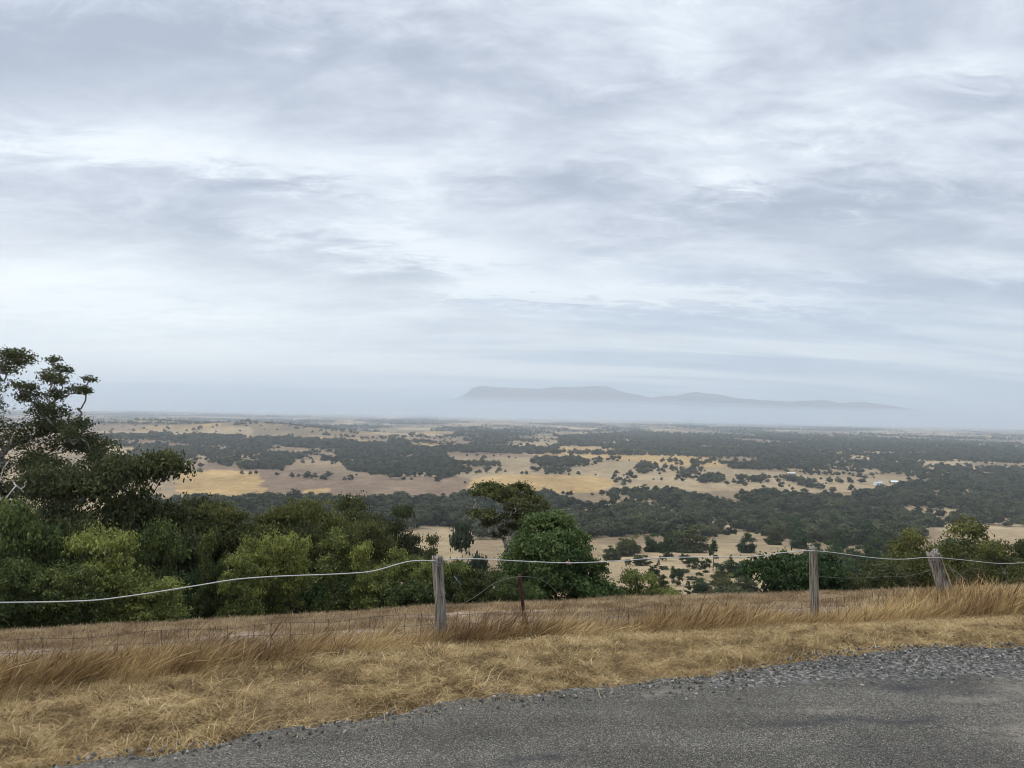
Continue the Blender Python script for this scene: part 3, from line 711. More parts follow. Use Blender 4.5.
BEHIND = [
 ('gum_tree', densep, 146, 456, 112, 42, 'dense dark gum with rounded clumps beside the tall old gum'),
 ('gum_tree', densep, 60, 470, 110, 40, 'dark gum filling the space beneath the tall old gum'),
 ('gum_tree', tallp[0], 190, 500, 70, 46, 'dark gum between the dense clumped gum and the flat topped gum'),
 ('gum_tree', tallu[0], 224, 504, 92, 46, 'flat topped yellow olive gum above the narrow young gum'),
 ('gum_tree', tallu[1], 282, 507, 58, 46, 'smaller flat topped olive gum right of the larger flat topped one'),
 ('gum_tree', tallp[1], 318, 502, 62, 52, 'olive gum standing above the mushroom shaped sapling'),
 ('gum_tree', tallp[0], 352, 499, 64, 56, 'dark gum behind the pointed young gum'),
 ('gum_tree', tallp[2], 392, 508, 62, 58, 'gum with grey limbs left of the small bare clearing'),
 ('gum_tree', tallp[0], 258, 520, 50, 50, 'dark gum glimpsed between the two flat topped gums'),
 ('gum_tree', tallp[1], 365, 522, 54, 48, 'olive gum right behind the pointed young gum, lower than its dark neighbour'),
 ('gum_tree', tallp[2], 426, 538, 38, 50, 'small gum beside the small bare clearing'),
 ('broadleaf_tree', None, 468, 530, 66, 62, 'rounded bluish green tree left of the grey limbed gum'),
 ('dense_tree', darkt, 800, 556, 90, 46, 'very dark dome shaped tree behind the second timber post'),
 ('bush', bush[1], 850, 574, 44, 46, 'dull olive bush right of the very dark dome shaped tree'),
 ('bush', bush[1], 884, 562, 62, 47, 'broad olive bush left of the leaning old post'),
 ('gum_tree', fullo, 922, 536, 64, 58, 'gum with yellow green crown top above the leaning old post'),
 ('gum_tree', fullo, 956, 526, 92, 62, 'widest yellow olive gum right of the leaning old post'),
 ('gum_tree', fullo, 1000, 549, 64, 56, 'gum with pale bare limbs near the right edge'),
 ('gum_tree', gumd[0], 1032, 545, 54, 60, 'dark gum cut by the right edge of the picture'),
]
teal = build('bluish_tree', 90, dome(90, 30, 3.6, 1.0, 6.5, 1.1, .7, .1), .16, 380, L_TEAL, B_GREY, (0, 0, 2.2), .016, 9, .28)
for nm, pr, px, top, wp, Y, lab in BEHIND:
    place(nm, pr or teal, px, top, wp, Y, lab, 'bush' if nm == 'bush' else 'tree')

# bare branches: dead wood
def bare(name, seed, Ht, spread, nb, label, px, top, Y, mat, rt=.018, lowz=.25):
    T = Tree(seed); r = T.r; T.path(0, (r.normal(0, .2), 0, Ht * .35), 4, .06)
    for i in range(nb):
        th = r.uniform(0, 6.28); z = Ht * r.uniform(.4, 1.0); k = spread * r.uniform(.3, 1.0)
        b = (math.cos(th) * k, math.sin(th) * k, z)
        e = T.path(T.attach(b, Ht * lowz, .3), b, 6, .12, .08)
        for j in range(2):
            q = np.array(b) + r.normal(0, .22 * spread, 3); T.path(e - 2 + j, q, 3, .12)
    V, Fq = T.wood(rt, sides=5)
    me = mesh_np(name, V, Fq, mat, True)
    X = (px - CX) / F_PX * Y; z = float(H(X, Y)); pj = project(X, Y, z + Ht * .7); X += (px - pj[0]) / F_PX * Y
    hh = Ht
    for _i in range(6):
        pt = project(X, Y, z + hh); hh += (pt[1] - top) / F_PX * Y
    o = link(name, me); o.location = (X, Y, z - .1); o.scale = (1, 1, hh / Ht)
    tag(o, label, 'dead tree'); return o
bare('dead_tree', 101, 6.0, 3.0, 20, 'bare tree of pale twisted branches left of the bright broadleaf tree', 488, 546, 44, B_PALE, .010)
bare('dead_tree', 102, 5.0, 2.6, 15, 'bare pale branches in front of the gum near the right edge', 978, 564, 52, B_GREY, .006)
bare('dead_tree', 104, 6.0, 1.5, 5, 'single bleached dead limb at the left edge beneath the tall gum', 3, 466, 33, B_PALE, .018)

# ------------------------------------------------------------------ trees of the hillside and the valley
def far_proto(name, seed, Hh, W, nclump, leaf, per, lm, bm=B_GREY, z0=.25, flat=.6, rc=1.4, top=(0, 0, .3), bottom=.05, outw=1.6):
    return build(name, seed, dome(seed, nclump, W, Hh * z0, Hh * .95, rc, flat, bottom), leaf, per, lm, bm, (0, 0, Hh * top[2]), .05, 7, .30, .08, sides=4, twigs=1, zlo=Hh * .15, tonez=.5, outw=outw)
hillp = [far_proto('hill_gum', 110 + i, 8.0, 3.2, 26, .26, 75, (L_GUM, L_DARK, L_DARK, L_OLIVE)[i], rc=1.35, z0=.04, flat=.85) for i in range(4)]
def cone_cl(seed, Hh, W):
    r = np.random.default_rng(seed); out = []
    for i in range(16):
        f = r.uniform(.08, .95); th = r.uniform(0, 6.28); k = W * (1 - f) ** .8 * .7
        out.append((k * math.cos(th), k * math.sin(th), f * Hh, W * .35 * (1.15 - f), W * .35 * (1.15 - f), Hh * .08))
    return out
conep = [build('dark_cone', 130 + i, cone_cl(130 + i, 7, 2.4), .24, 170, L_DARK, B_DARK, (0, 0, 5.5), .03, 6, .32, sides=4, twigs=0, pref=-.2) for i in range(2)]
roundp = [build('round_small', 140 + i, bushy(140 + i, 18, 2.0, 4.6, .9), .24, 110, (L_DARK, L_GUM)[i], B_DARK, (0, 0, 1.5), .03, 7, .3, sides=4, twigs=0) for i in range(2)]
HILLT = [  # px, base row, width, height, prototype, label
 (653, 552, 15, 14, hillp[1], 'round dark tree near the top of the dry hillside below the long wood'),
 (623, 556, 20, 13, hillp[0], 'broad dull tree on the hillside just right of the bright broadleaf tree'),
 (632, 553, 18, 13, hillp[3], 'green tree touching the broad dull tree on the hillside'),
 (612, 560, 16, 11, hillp[0], 'dull tree showing past the right shoulder of the broadleaf tree'),
 (666, 561, 13, 17, roundp[0], 'dark upright tree under the round dark tree on the dry hillside'),
 (688, 552, 34, 20, hillp[0], 'widest dull green tree at the upper middle of the dry hillside'),
 (671, 548, 14, 14, hillp[1], 'tree squeezed against the left of the widest hillside tree'),
 (714, 551, 9, 10, conep[0], 'small dark tree above the tall dark pointed one on the hillside'),
 (713, 571, 15, 24, conep[1], 'tall dark pointed tree in the middle of the dry hillside'),
 (703, 576, 11, 14, conep[0], 'dark pointed tree leaning on the left of the tallest pointed one'),
 (692, 569, 12, 10, roundp[0], 'dark round tree left of the pointed pair on the hillside'),
 (684.5, 564, 9, 8, roundp[0], 'small dark round tree above and left of the pointed pair'),
 (747.5, 553, 15, 15, hillp[2], 'dark tree at the top right of the dry hillside against the wood'),
 (761, 567, 14, 12, conep[0], 'squat dark pointed tree alone on bare ground left of the second timber post'),
 (653.7, 581, 10, 12, roundp[0], 'lone dark round tree on pale grass above the yellow green bush'),
 (676, 586, 11, 15, roundp[0], 'lone dark upright tree on pale grass in the lower middle of the hillside'),
 (680.5, 577, 5, 5, roundp[0], 'tiny dark bush just above the lone upright tree'),
 (662.5, 594, 9, 15, roundp[1], 'slim greyish tree right of the yellow green bush'),
 (658.6, 567, 5, 6, conep[0], 'tiny pointed tree below the dark upright one on the hillside'),
 (642, 565.5, 15, 8, roundp[1], 'low spreading tree under the wire right of the broadleaf tree'),
 (628, 565, 6, 5, roundp[0], 'tiny bush close to the right edge of the broadleaf tree'),
 (729, 577, 22, 13, hillp[1], 'broad tree right of the tall dark pointed one'),
 (744.5, 578, 16, 13, hillp[2], 'dark round tree left of the very dark dome shaped tree'),
 (719, 586, 15, 12, hillp[0], 'grey green tree below the broad tree on the hillside'),
 (731, 566, 6, 9, conep[1], 'thin dark spire rising behind the broad hillside tree'),
 (688, 595, 8, 13, conep[0], 'small pointed tree rising above the grass edge in the middle of the hillside'),
 (701.5, 593, 17, 11, hillp[1], 'low tree just above the grass edge under the pointed pair'),
 (678, 599, 9, 7, roundp[1], 'small bush on the grass edge beneath the lone upright tree'),
 (727, 590, 20, 12, hillp[3], 'green tree in the lower group left of the very dark dome shaped tree'),
 (745, 592, 22, 14, hillp[0], 'dull tree in the lower group right against the very dark dome shaped tree'),
 (735, 601, 30, 10, roundp[1], 'low grey scrub on the grass edge left of the very dark dome shaped tree'),
 (716, 601, 20, 9, roundp[1], 'low scrub on the grass edge under the hillside group'),
 (777, 540, 16, 14, hillp[0], 'dull tree above the bare slope where the wire meets the second timber post'),
 (790, 533, 18, 13, hillp[2], 'dark tree above the second timber post'),
]
for (px, b, wv, hv, pr, lab) in HILLT:
    place_base('hillside_tree', pr, px, b, hv, wv, lab, 'tree', 'trees dotted over the dry hillside')
NIND = 0
rr = np.random.default_rng(55)
for i, (px, b) in enumerate([(684, 573), (692, 580), (700, 583), (774, 559), (664, 570), (706, 586), (738, 570)]):
    place_base('low_shrub', roundp[0], px, b, 3.2, rr.uniform(6, 10), 'tiny flat dark shrub lying low on the pale hillside grass', 'shrub', 'flat dark shrubs on the hillside')
# loosely wooded slope right of the hillside
placed = []
for k in range(4000):
    px, b = rr.uniform(770, 1010), rr.uniform(537, 598)
    if px > 905 and b < 560: continue
    clear = (768 < px < 800 and 548 < b) or (838 < px < 856 and 536 < b < 548) or (808 < px < 826 and 534 < b < 546) or (850 < px < 900 and 566 < b < 573) or (930 < px < 950 and b > 590) or (930 < px < 1010 and 590 < b)
    if clear: continue
    if all((px - p[0]) ** 2 + ((b - p[1]) * 1.5) ** 2 > 81 for p in placed):
        placed.append((px, b))
    if len(placed) >= 60: break
LOOSE = [(790, 'beside the bare slope near the second timber post'), (815, 'over the very dark dome shaped tree'), (845, 'just right of the second timber post'), (875, 'over the dull olive bush'), (905, 'over the broad olive bush'), (3000, 'behind the leaning old post')]
def loose_label(px):
    w_ = next(t_ for (lim, t_) in LOOSE if px < lim)
    return 'dull green tree of the loose wood ' + w_, 'loose wood trees ' + w_
for (px, b) in placed:
    sz = rr.uniform(12, 18)
    place_base('hillside_tree', hillp[int(rr.integers(0, 3))], px, b, sz, sz * rr.uniform(.9, 1.25), loose_label(px)[0], 'tree', loose_label(px)[1])

# ------------------------------------------------------------------ woods on the plain
WOODS = [ # polygons surveyed from the photo (base of trunks), spacing in metres
 ([(150, 505), (200, 499), (260, 500), (330, 503), (400, 500), (450, 500), (520, 496), (600, 493), (640, 491), (690, 497), (730, 501), (770, 496), (830, 498), (870, 492), (900, 489), (960, 481), (1040, 472), (1040, 528), (940, 524), (925, 530), (905, 545), (860, 548), (800, 540), (740, 534), (690, 543), (650, 535), (600, 538), (560, 545), (480, 540), (452, 528), (398, 532), (385, 548), (300, 552), (150, 550)], 8.5, 'wide belt'),
 ([(85, 441), (150, 434), (250, 438), (340, 441), (400, 446), (440, 451), (455, 460), (465, 473), (452, 480), (400, 477), (350, 471), (345, 462), (300, 460), (290, 466), (262, 462), (250, 458), (240, 455), (228, 468), (215, 463), (170, 462), (120, 468), (132, 447), (95, 441)], 11, ''),
 ([(232, 460), (290, 462), (282, 470), (240, 470)], 10, ''),
 ([(560, 437), (640, 432), (700, 438), (760, 444), (900, 448), (1040, 452), (1040, 474), (960, 484), (930, 482), (900, 474), (800, 470), (740, 462), (690, 455), (600, 447), (560, 446)], 15.5, ''),
 ([(530, 461), (560, 458), (588, 460), (584, 468), (540, 468)], 12, ''),
 ([(545, 470), (590, 473), (585, 478), (545, 476)], 11, ''),
 ([(635, 467), (680, 465), (705, 471), (640, 474)], 12, ''),
 ([(610, 474), (630, 473), (632, 479), (610, 478)], 11, ''),
 ([(698, 477), (722, 476), (722, 484), (698, 484)], 10, ''),
 ([(742, 478), (762, 478), (760, 482), (742, 482)], 10, ''),
 ([(780, 478), (795, 478), (822, 489), (815, 492)], 10, ''),
 ([(725, 464), (800, 466), (790, 470), (730, 469)], 12, ''),
 ([(460, 463), (500, 463), (500, 467), (460, 467)], 14, ''),
 ([(440, 447), (560, 446), (560, 450), (440, 450)], 12, ''),
 ([(190, 503), (262, 500), (262, 508), (190, 512)], 10, ''),
]
CLEAR = [[(272, 445), (330, 452), (345, 458), (320, 461), (268, 452)], [(640, 452), (668, 452), (668, 456), (640, 456)], [(720, 455), (760, 457), (760, 463), (722, 460)],
         [(860, 452), (1000, 453), (1000, 455.5), (860, 455.5)], [(920, 462), (1040, 464), (1040, 469), (920, 466)], [(700, 446), (760, 448), (760, 450), (700, 449)], [(960, 492), (980, 490), (980, 494), (960, 496)], [(830, 458), (868, 456), (870, 460), (832, 461)]]
PX = []; PY = []; PS = []
def scatter(polyw, sp, clear, dens=1.0, rng=RNG):
    P = np.array(polyw); x0, y0 = P.min(0); x1, y1 = P.max(0)
    n = int((x1 - x0) * (y1 - y0) / sp ** 2 * dens)
    n = min(n, 260000)
    x = rng.uniform(x0, x1, n); y = rng.uniform(y0, y1, n)
    jx = x + 25 * (fbm(x / 60, y / 60, 3, 141) - .5) * np.clip(y / 1500, .3, 2); jy = y + 90 * (fbm(x / 70, y / 90, 3, 142) - .5) * np.clip(y / 1500, .3, 2)
    m = inpoly(jx, jy, polyw)
    for c in clear: m &= ~inpoly(jx, jy, c)
    return x[m], y[m]
CLW = [survey(c) for c in CLEAR]
for poly, sp, _n in WOODS:
    x, y = scatter(survey(poly), sp, CLW)
    g_ = fbm(x / 55, y / 80, 3, 151)
    g2_ = fbm(x / 190, y / 330, 3, 152)
    keep = RNG.random(len(x)) < np.clip((g_ - .34) * 7, .05, 1) * np.clip((g2_ - .30) * 8, .12, 1)
    PX.append(x[keep]); PY.append(y[keep])
# far bands of timber, following the dark ground
n = 60000
y = 3000 * (5.5 ** RNG.random(n)); x = RNG.uniform(-.78, .78, n) * y
wv = fbm(x / 900 + 3, y / 1500 + 8, 5, 51, .6)
thr = .545 - .035 * sstep(.05, .5, x / y)
keep = (wv > thr)
PX.append(x[keep]); PY.append(y[keep])
# tree lines along the paddock fences
rl = np.random.default_rng(77)
for k in range(75):
    y0 = 1750 * (5.5 ** rl.random()); x0 = rl.uniform(-.72, .74) * y0
    an = -.35 + (math.pi / 2 if rl.random() < .35 else 0) + rl.normal(0, .06); L_ = rl.uniform(200, 1100) * (.6 + y0 / 5000)
    m_ = int(L_ / rl.uniform(13, 30)); tt = rl.uniform(0, L_, m_) 
    lx_ = x0 + tt * math.cos(an) + rl.normal(0, 5, m_); ly_ = y0 + tt * math.sin(an) + rl.normal(0, 5, m_)
    kk = (ly_ > 1650) & (vnoise(tt / 90, tt * 0 + k, 5) > .28)
    PX.append(lx_[kk]); PY.append(ly_[kk])
# loose single trees in the paddocks
n = 1800
y = 1650 * (3.2 ** RNG.random(n)); x = RNG.uniform(-.72, .74, n) * y
keep = fbm(x / 120, y / 160, 3, 161) > .55
gm = np.zeros(n, bool)
for p in GOLD: gm |= inpoly(x, y, p)
PX.append(x[keep & ~gm]); PY.append(y[keep & ~gm])
PX = np.concatenate(PX); PY = np.concatenate(PY)
PZ = H(PX, PY) - .3
HT = RNG.uniform(.55, 1.55, len(PX)) * (1 + .25 * (fbm(PX / 90, PY / 90, 2, 171) - .5) * 2)
HT *= np.where(PY > 3000, 1.2, 1.0) * np.where(RNG.random(len(PX)) < .06, 1.35, 1.0)
pxs, pys = project(PX, PY, PZ)
print('woodland trees', len(PX))
woodp = [far_proto('wood_gum', 180 + i, 12.0, 4.0, 15, .62, 14, L_WOOD, B_PALE if i % 3 == 0 else B_GREY, z0=(.35, .2, .42)[i % 3], rc=1.9, top=(0, 0, .4), flat=.8) for i in range(6)]
# the ones that show largest stand as trees of their own
NFREE = 300 - len(HILLT) - len(placed) - 46
inview = (pxs > 5) & (pxs < 1019) & (pys < 598) & ((pxs > 185) | (pys < 480))
size = np.where(inview, HT / PY, 0)
# hidden by the near trees: skip those behind them
hid = ((pxs > 185) & (pxs < 470) & (pys > 536)) | ((pxs > 475) & (pxs < 607) & (pys > 512)) | ((pxs > 755) & (pxs < 845) & (pys > 556)) | (pxs > 905) & (pys > 530)
size = np.where(hid, 0, size)
order = np.argsort(-size)[:NFREE]
VALLEY = [(215, 'over the narrow young gum with yellow green tip'), (250, 'over the short young gum of the sapling row'), (282, 'over the broad young gum of the sapling row'), (315, 'over the young gum with gaps in its crown'),
       (352, 'over the mushroom shaped young gum'), (388, 'over the pointed young gum'), (412, 'just left of the tallest timber post'), (440, 'over the tallest timber post'), (475, 'over the small bare clearing'),
       (545, 'on both sides of the grey limbed gum'), (608, 'just over the bright broadleaf tree'), (650, 'over the yellow green bush'), (690, 'over the widest hillside tree'), (730, 'over the tall dark pointed hillside tree'),
       (770, 'over the dark tree topping the dry hillside'), (800, 'below the long white roofed shed'), (835, 'over the second timber post'), (875, 'between the second timber post and the leaning one'), (925, 'just left of the leaning old post'), (965, 'over the leaning old post'), (3000, 'by the bare field at the right edge')]
def valley_label(px):
    w_ = next(t_ for (lim, t_) in VALLEY if px < lim)
    return 'dull gum fronting the long wood ' + w_, 'wood front trees ' + w_
for i in order:
    pr = woodp[int(RNG.integers(0, 6))]; s = float(HT[i])
    lab, grp = valley_label(pxs[i])
    e = empty('valley_tree', (float(PX[i]), float(PY[i]), float(PZ[i])), lab, 'tree', grp, float(RNG.uniform(0, 6.28)), (s, s, s))
    link('trunk', pr[0], e); link('crown', pr[1], e)
rest = np.ones(len(PX), bool); rest[order] = False

# ------------------------------------------------------------------ instanced stuff
def proto_collection(name, objs):
    c = bpy.data.collections.new(name)
    for o in objs: c.objects.link(o)
    return c
def merged_proto(nm, tr, cr):
    o = bpy.data.objects.new(nm, None)
    return o
def scatter_object(name, pts, rot, scl, idx, coll, label, cat, rx=None, ry=None):
    me = bpy.data.meshes.new(name)
    me.vertices.add(len(pts)); me.vertices.foreach_set('co', np.asarray(pts, np.float32).ravel())
    rotv = np.zeros((len(pts), 3), np.float32); rotv[:, 2] = rot
    if rx is not None: rotv[:, 0] = rx
    if ry is not None: rotv[:, 1] = ry
    a = me.attributes.new('rot', 'FLOAT_VECTOR', 'POINT'); a.data.foreach_set('vector', rotv.ravel())
    s = np.asarray(scl, np.float32); s = np.repeat(s[:, None], 3, 1) if s.ndim == 1 else s
    a = me.attributes.new('scl', 'FLOAT_VECTOR', 'POINT'); a.data.foreach_set('vector', s.astype(np.float32).ravel())
    a = me.attributes.new('kindex', 'INT', 'POINT'); a.data.foreach_set('value', np.asarray(idx, np.int32))
    o = link(name, me)
    ng = bpy.data.node_groups.new(name + '_nodes', 'GeometryNodeTree')
    ng.interface.new_socket('Geometry', in_out='INPUT', socket_type='NodeSocketGeometry')
    ng.interface.new_socket('Geometry', in_out='OUTPUT', socket_type='NodeSocketGeometry')
    N = ng.nodes; gi = N.new('NodeGroupInput'); go = N.new('NodeGroupOutput')
    ci = N.new('GeometryNodeCollectionInfo'); ci.inputs[0].default_value = coll
    ci.inputs['Separate Children'].default_value = True; ci.inputs['Reset Children'].default_value = True
    ip = N.new('GeometryNodeInstanceOnPoints'); ip.inputs['Pick Instance'].default_value = True
    def at(nm, ty):
        q = N.new('GeometryNodeInputNamedAttribute'); q.data_type = ty; q.inputs[0].default_value = nm
        return q.outputs[0]
    L = ng.links
    L.new(gi.outputs[0], ip.inputs['Points']); L.new(ci.outputs[0], ip.inputs['Instance'])
    L.new(at('kindex', 'INT'), ip.inputs['Instance Index'])
    e2r = N.new('FunctionNodeEulerToRotation'); L.new(at('rot', 'FLOAT_VECTOR'), e2r.inputs[0]); L.new(e2r.outputs[0], ip.inputs['Rotation'])
    L.new(at('scl', 'FLOAT_VECTOR'), ip.inputs['Scale'])
    L.new(ip.outputs[0], go.inputs[0])
    md = o.modifiers.new('scatter', 'NODES'); md.node_group = ng
    tag(o, label, cat, kind='stuff'); return o
def combine(tr, cr, nm):
    """trunk and crown of a wood tree in one scatter mesh"""
    def arr(me):
        V = np.empty(len(me.vertices) * 3, np.float32); me.vertices.foreach_get('co', V)
        Q = np.empty(len(me.loops), np.int32); me.loops.foreach_get('vertex_index', Q)
        return V.reshape(-1, 3), Q.reshape(-1, 4)
    v1, f1 = arr(cr); v2, f2 = arr(tr)
    tn = np.empty(len(cr.vertices), np.float32); cr.attributes['tone'].data.foreach_get('value', tn)
    me = mesh_np(nm, np.concatenate([v1, v2]), np.concatenate([f1, f2 + len(v1)]), cr.materials[0], False, {'tone': np.concatenate([tn, np.zeros(len(v2))])})
    me.materials.append(tr.materials[0])
    mi = np.concatenate([np.zeros(len(f1), np.int32), np.ones(len(f2), np.int32)]); me.polygons.foreach_set('material_index', mi)
    return bpy.data.objects.new(nm, me)
wc = proto_collection('wood_kinds', [combine(p[0], p[1], f'wood_kind_{i}') for i, p in enumerate(woodp)])
R = rest
HT3 = np.stack([HT[R] * RNG.uniform(.85, 1.25, R.sum()), HT[R] * RNG.uniform(.85, 1.25, R.sum()), HT[R]], 1)
scatter_object('woodland', np.stack([PX[R], PY[R], PZ[R]], 1), RNG.uniform(0, 6.28, R.sum()), HT3, RNG.integers(0, 6, R.sum()), wc,
               'dull green woods and tree belts covering the valley and plain', 'woodland')

# ------------------------------------------------------------------ farm buildings
def plain(name, c, rough=.6):
    m, t = new_mat(name); g = t.n('ShaderNodeNewGeometry'); n = t.noise(g.outputs['Position'], .7, 4, .6)
    cc = t.n('ShaderNodeVectorMath', operation='SCALE', inp={0: (*c,), 'Scale': t.mapr(n, .3, .7, .85, 1.1)}).outputs[0]
    finish(t, cc, rough, None, spec=.3); return m
m_white = plain('white_iron', (.72, .74, .74)); m_blue = plain('pale_blue_iron', (.50, .60, .68)); m_red = plain('red_roof', (.30, .12, .08)); m_wall = plain('wall_paint', (.55, .50, .43)); m_dk = plain('dark_opening', (.03, .03, .035))
def shed(px, b, L_, W_, Hh, roofm, wallm, rz, label, name='farm_shed', cat='shed', tmin=100):
    X, Y = hit(px, b, tmin); z = float(H(X, Y)) - .3
    e = empty(name, (X, Y, z), label, cat, None, rz)
    l, w2, h = L_ / 2, W_ / 2, Hh
    rg = h + W_ * .22
    V = [(-l, -w2, 0), (l, -w2, 0), (l, w2, 0), (-l, w2, 0), (-l, -w2, h), (l, -w2, h), (l, w2, h), (-l, w2, h), (-l, 0, rg), (l, 0, rg)]
    me = bpy.data.meshes.new('wall'); me.from_pydata(V, [], [(0, 1, 5, 4), (2, 3, 7, 6), (1, 2, 6, 9, 5), (3, 0, 4, 8, 7)]); me.materials.append(wallm); link('wall', me, e)
    o_ = .6; dz = .25
    def sl(sy):
        a = [(-l - o_, sy * (w2 + o_), h - .22 * o_ * 1.0 + .05), (l + o_, sy * (w2 + o_), h - .22 * o_ + .05), (l + o_, 0, rg + .08), (-l - o_, 0, rg + .08)]
        return a + [(x, y, z_ + dz) for x, y, z_ in a]
    V = sl(-1) + sl(1); Fq = []
    for k in (0, 8): Fq += [(k, k + 1, k + 2, k + 3), (k + 4, k + 7, k + 6, k + 5), (k, k + 4, k + 5, k + 1), (k + 1, k + 5, k + 6, k + 2), (k + 3, k + 2, k + 6, k + 7), (k, k + 3, k + 7, k + 4)]
    me = bpy.data.meshes.new('roof'); me.from_pydata(V, [], Fq); me.materials.append(roofm); link('roof', me, e)
    for dx in (-l * .45, l * .35):
        q = box_mesh('door', dx - 1.6, dx + 1.6, -w2 - .12, -w2 + .1, .2, h * .8, m_dk); link('door', q, e)
shed(790, 522, 26, 11, 5.5, m_white, m_wall, .15, 'long white roofed shed half hidden in the wood above the second timber post')
shed(878, 485, 22, 12, 6, m_blue, m_white, .3, 'pale blue roofed shed at the edge of the pale field on the right', tmin=300)
shed(896, 484, 26, 14, 6, m_white, m_wall, -.2, 'white roofed shed right of the pale blue one', tmin=300)
shed(791, 474.5, 24, 11, 4, m_white, m_red, .1, 'low farmhouse with pale roof and reddish walls on the far field', 'farmhouse', 'house', tmin=300)
shed(984, 494, 18, 10, 4.5, m_white, m_wall, .2, 'small pale shed in a gap of the wood near the right edge', tmin=300)

# ------------------------------------------------------------------ fence
FLX = np.array([-14, -5.3, -.74, 3.86, 6.72, 14.5]); FLY = np.array([.9, 4.95, 7.0, 9.2, 11.0, 15.6])
def fence_at(px, py):                    # where a line of sight meets the fence line
    d = ray(px, py); t = np.linspace(2, 40, 4000)
    k = int(np.argmin(np.abs(d[1] * t - np.interp(d[0] * t, FLX, FLY))))
    return d * t[k] + CAM
m_post, t = new_mat('weathered_timber')
tcn = t.n('ShaderNodeTexCoord')
mp = t.n('ShaderNodeMapping', inp={'Vector': tcn.outputs['Object'], 'Scale': (1, 1, .055)}).outputs[0]
gr = t.noise(mp, 55, 6, .65, .3); gr2 = t.noise(mp, 16, 4, .6)
bl = t.noise(tcn.outputs['Object'], 7, 5, .6)
c1 = t.mix(t.mapr(gr, .36, .62), (.075, .062, .048), (.37, .34, .29))
c1 = t.mix(t.mapr(gr2, .35, .6, .45, 0), c1, (.10, .082, .062))
c1 = t.mix(t.mapr(bl, .55, .72, 0, .55), c1, (.23, .22, .15))
finish(t, c1, .9, t.math('ADD', gr, gr2), .9, .012, .15)
fence = empty('wire_fence', (0, 7.3, -.7), 'timber and wire fence with one thick white wire along the dry paddock', 'fence')
fence_inv = Matrix.Translation((0, -7.3, .7))
def fpart(name, me, label=None):
    o = link(name, me, fence); o.matrix_parent_inverse = Matrix.Identity(4)
    o.location = (0, -7.3, .7)
    if label: o['label'] = label
    return o
def timber_post(base, top, r0, r1, seed, label, rough=.006, split=0.0, sides=40, rows=46):
    rg = np.random.default_rng(seed); base = np.array(base); top = np.array(top)
    ax = top - base; L_ = np.linalg.norm(ax); ax /= L_
    A = np.cross(ax, [0, 1, 0]); A /= np.linalg.norm(A); B = np.cross(ax, A)
    th = np.linspace(0, 2 * math.pi, sides, endpoint=False)
    prof = 1 + .10 * (vnoise(th * 1.6 + seed, th * 0 + .5, seed) - .5)
    groove = np.zeros(sides)
    for k in range(int(4 + split * 8)):
        c = rg.uniform(0, 6.28); groove -= rg.uniform(.05, .14) * (1 + split * 1.3) * np.exp(-((np.angle(np.exp(1j * (th - c)))) / .10) ** 2)
    V = []
    for i in range(rows + 1):
        f = i / rows; R_ = r0 * (1 - f) + r1 * f
        for j in range(sides):
            wv_ = vnoise(np.array(th[j] * 5), np.array(f * 5.), seed + 3) - .5
            rr_ = R_ * (prof[j] + groove[j] * (.6 + .6 * vnoise(np.array(f * 4.), np.array(float(j // 3)), seed + 5))) + rough * wv_ * 2
            zt = f * L_
            if i == rows: zt += (.05 if split else .014) * (vnoise(np.array(th[j] * 2.2), np.array(1.), seed + 8) - .5) * 2
            p = base + ax * zt + A * rr_ * math.cos(th[j]) + B * rr_ * math.sin(th[j])
            V.append(p)
    V.append(base + ax * (L_ - (.012 if not split else .05)))
    Fq = []
    for i in range(rows):
        for j in range(sides):
            k = (j + 1) % sides; Fq.append((i * sides + j, i * sides + k, (i + 1) * sides + k, (i + 1) * sides + j))
    me = bpy.data.meshes.new('timber_post'); c0 = len(V) - 1
    me.from_pydata([tuple(p) for p in V], [], Fq + [(rows * sides + j, rows * sides + (j + 1) % sides, c0) for j in range(sides)])
    me.polygons.foreach_set('use_smooth', [True] * len(me.polygons)); me.materials.append(m_post)
    return fpart('timber_post', me, label)
def at_depth(px, py, Y):
    d = ray(px, py); return CAM + d * (Y / d[1])
p1t = at_depth(437, 556, 7.0); p1b = at_depth(443.5, 655, 7.0)
timber_post(p1b - (p1t - p1b) * .25, p1t, .056, .050, 1, 'tallest round timber post, its top slightly tilted')
p2t = at_depth(813, 547, 9.2); p2b = at_depth(815, 628, 9.2)
timber_post(p2b - (p2t - p2b) * .25, p2t, .052, .047, 2, 'upright round timber post in front of the very dark tree')
p3t = at_depth(933.5, 553, 11.0); p3b = at_depth(950.5, 606, 11.0)
timber_post(p3b - (p3t - p3b) * .45, p3t, .128, .092, 3, 'thick old leaning post with deep splits', .010, 1.0)
pl = np.array([-5.3, 4.95, float(H(-5.3, 4.95))])
timber_post(pl - [0, 0, .3], pl + [0.02, 0, .98], .055, .05, 4, None)
pr_ = np.array([12.2, 14.3, float(H(12.2, 14.3))])
timber_post(pr_ - [0, 0, .3], pr_ + [0, 0, 1.0], .06, .052, 5, None)
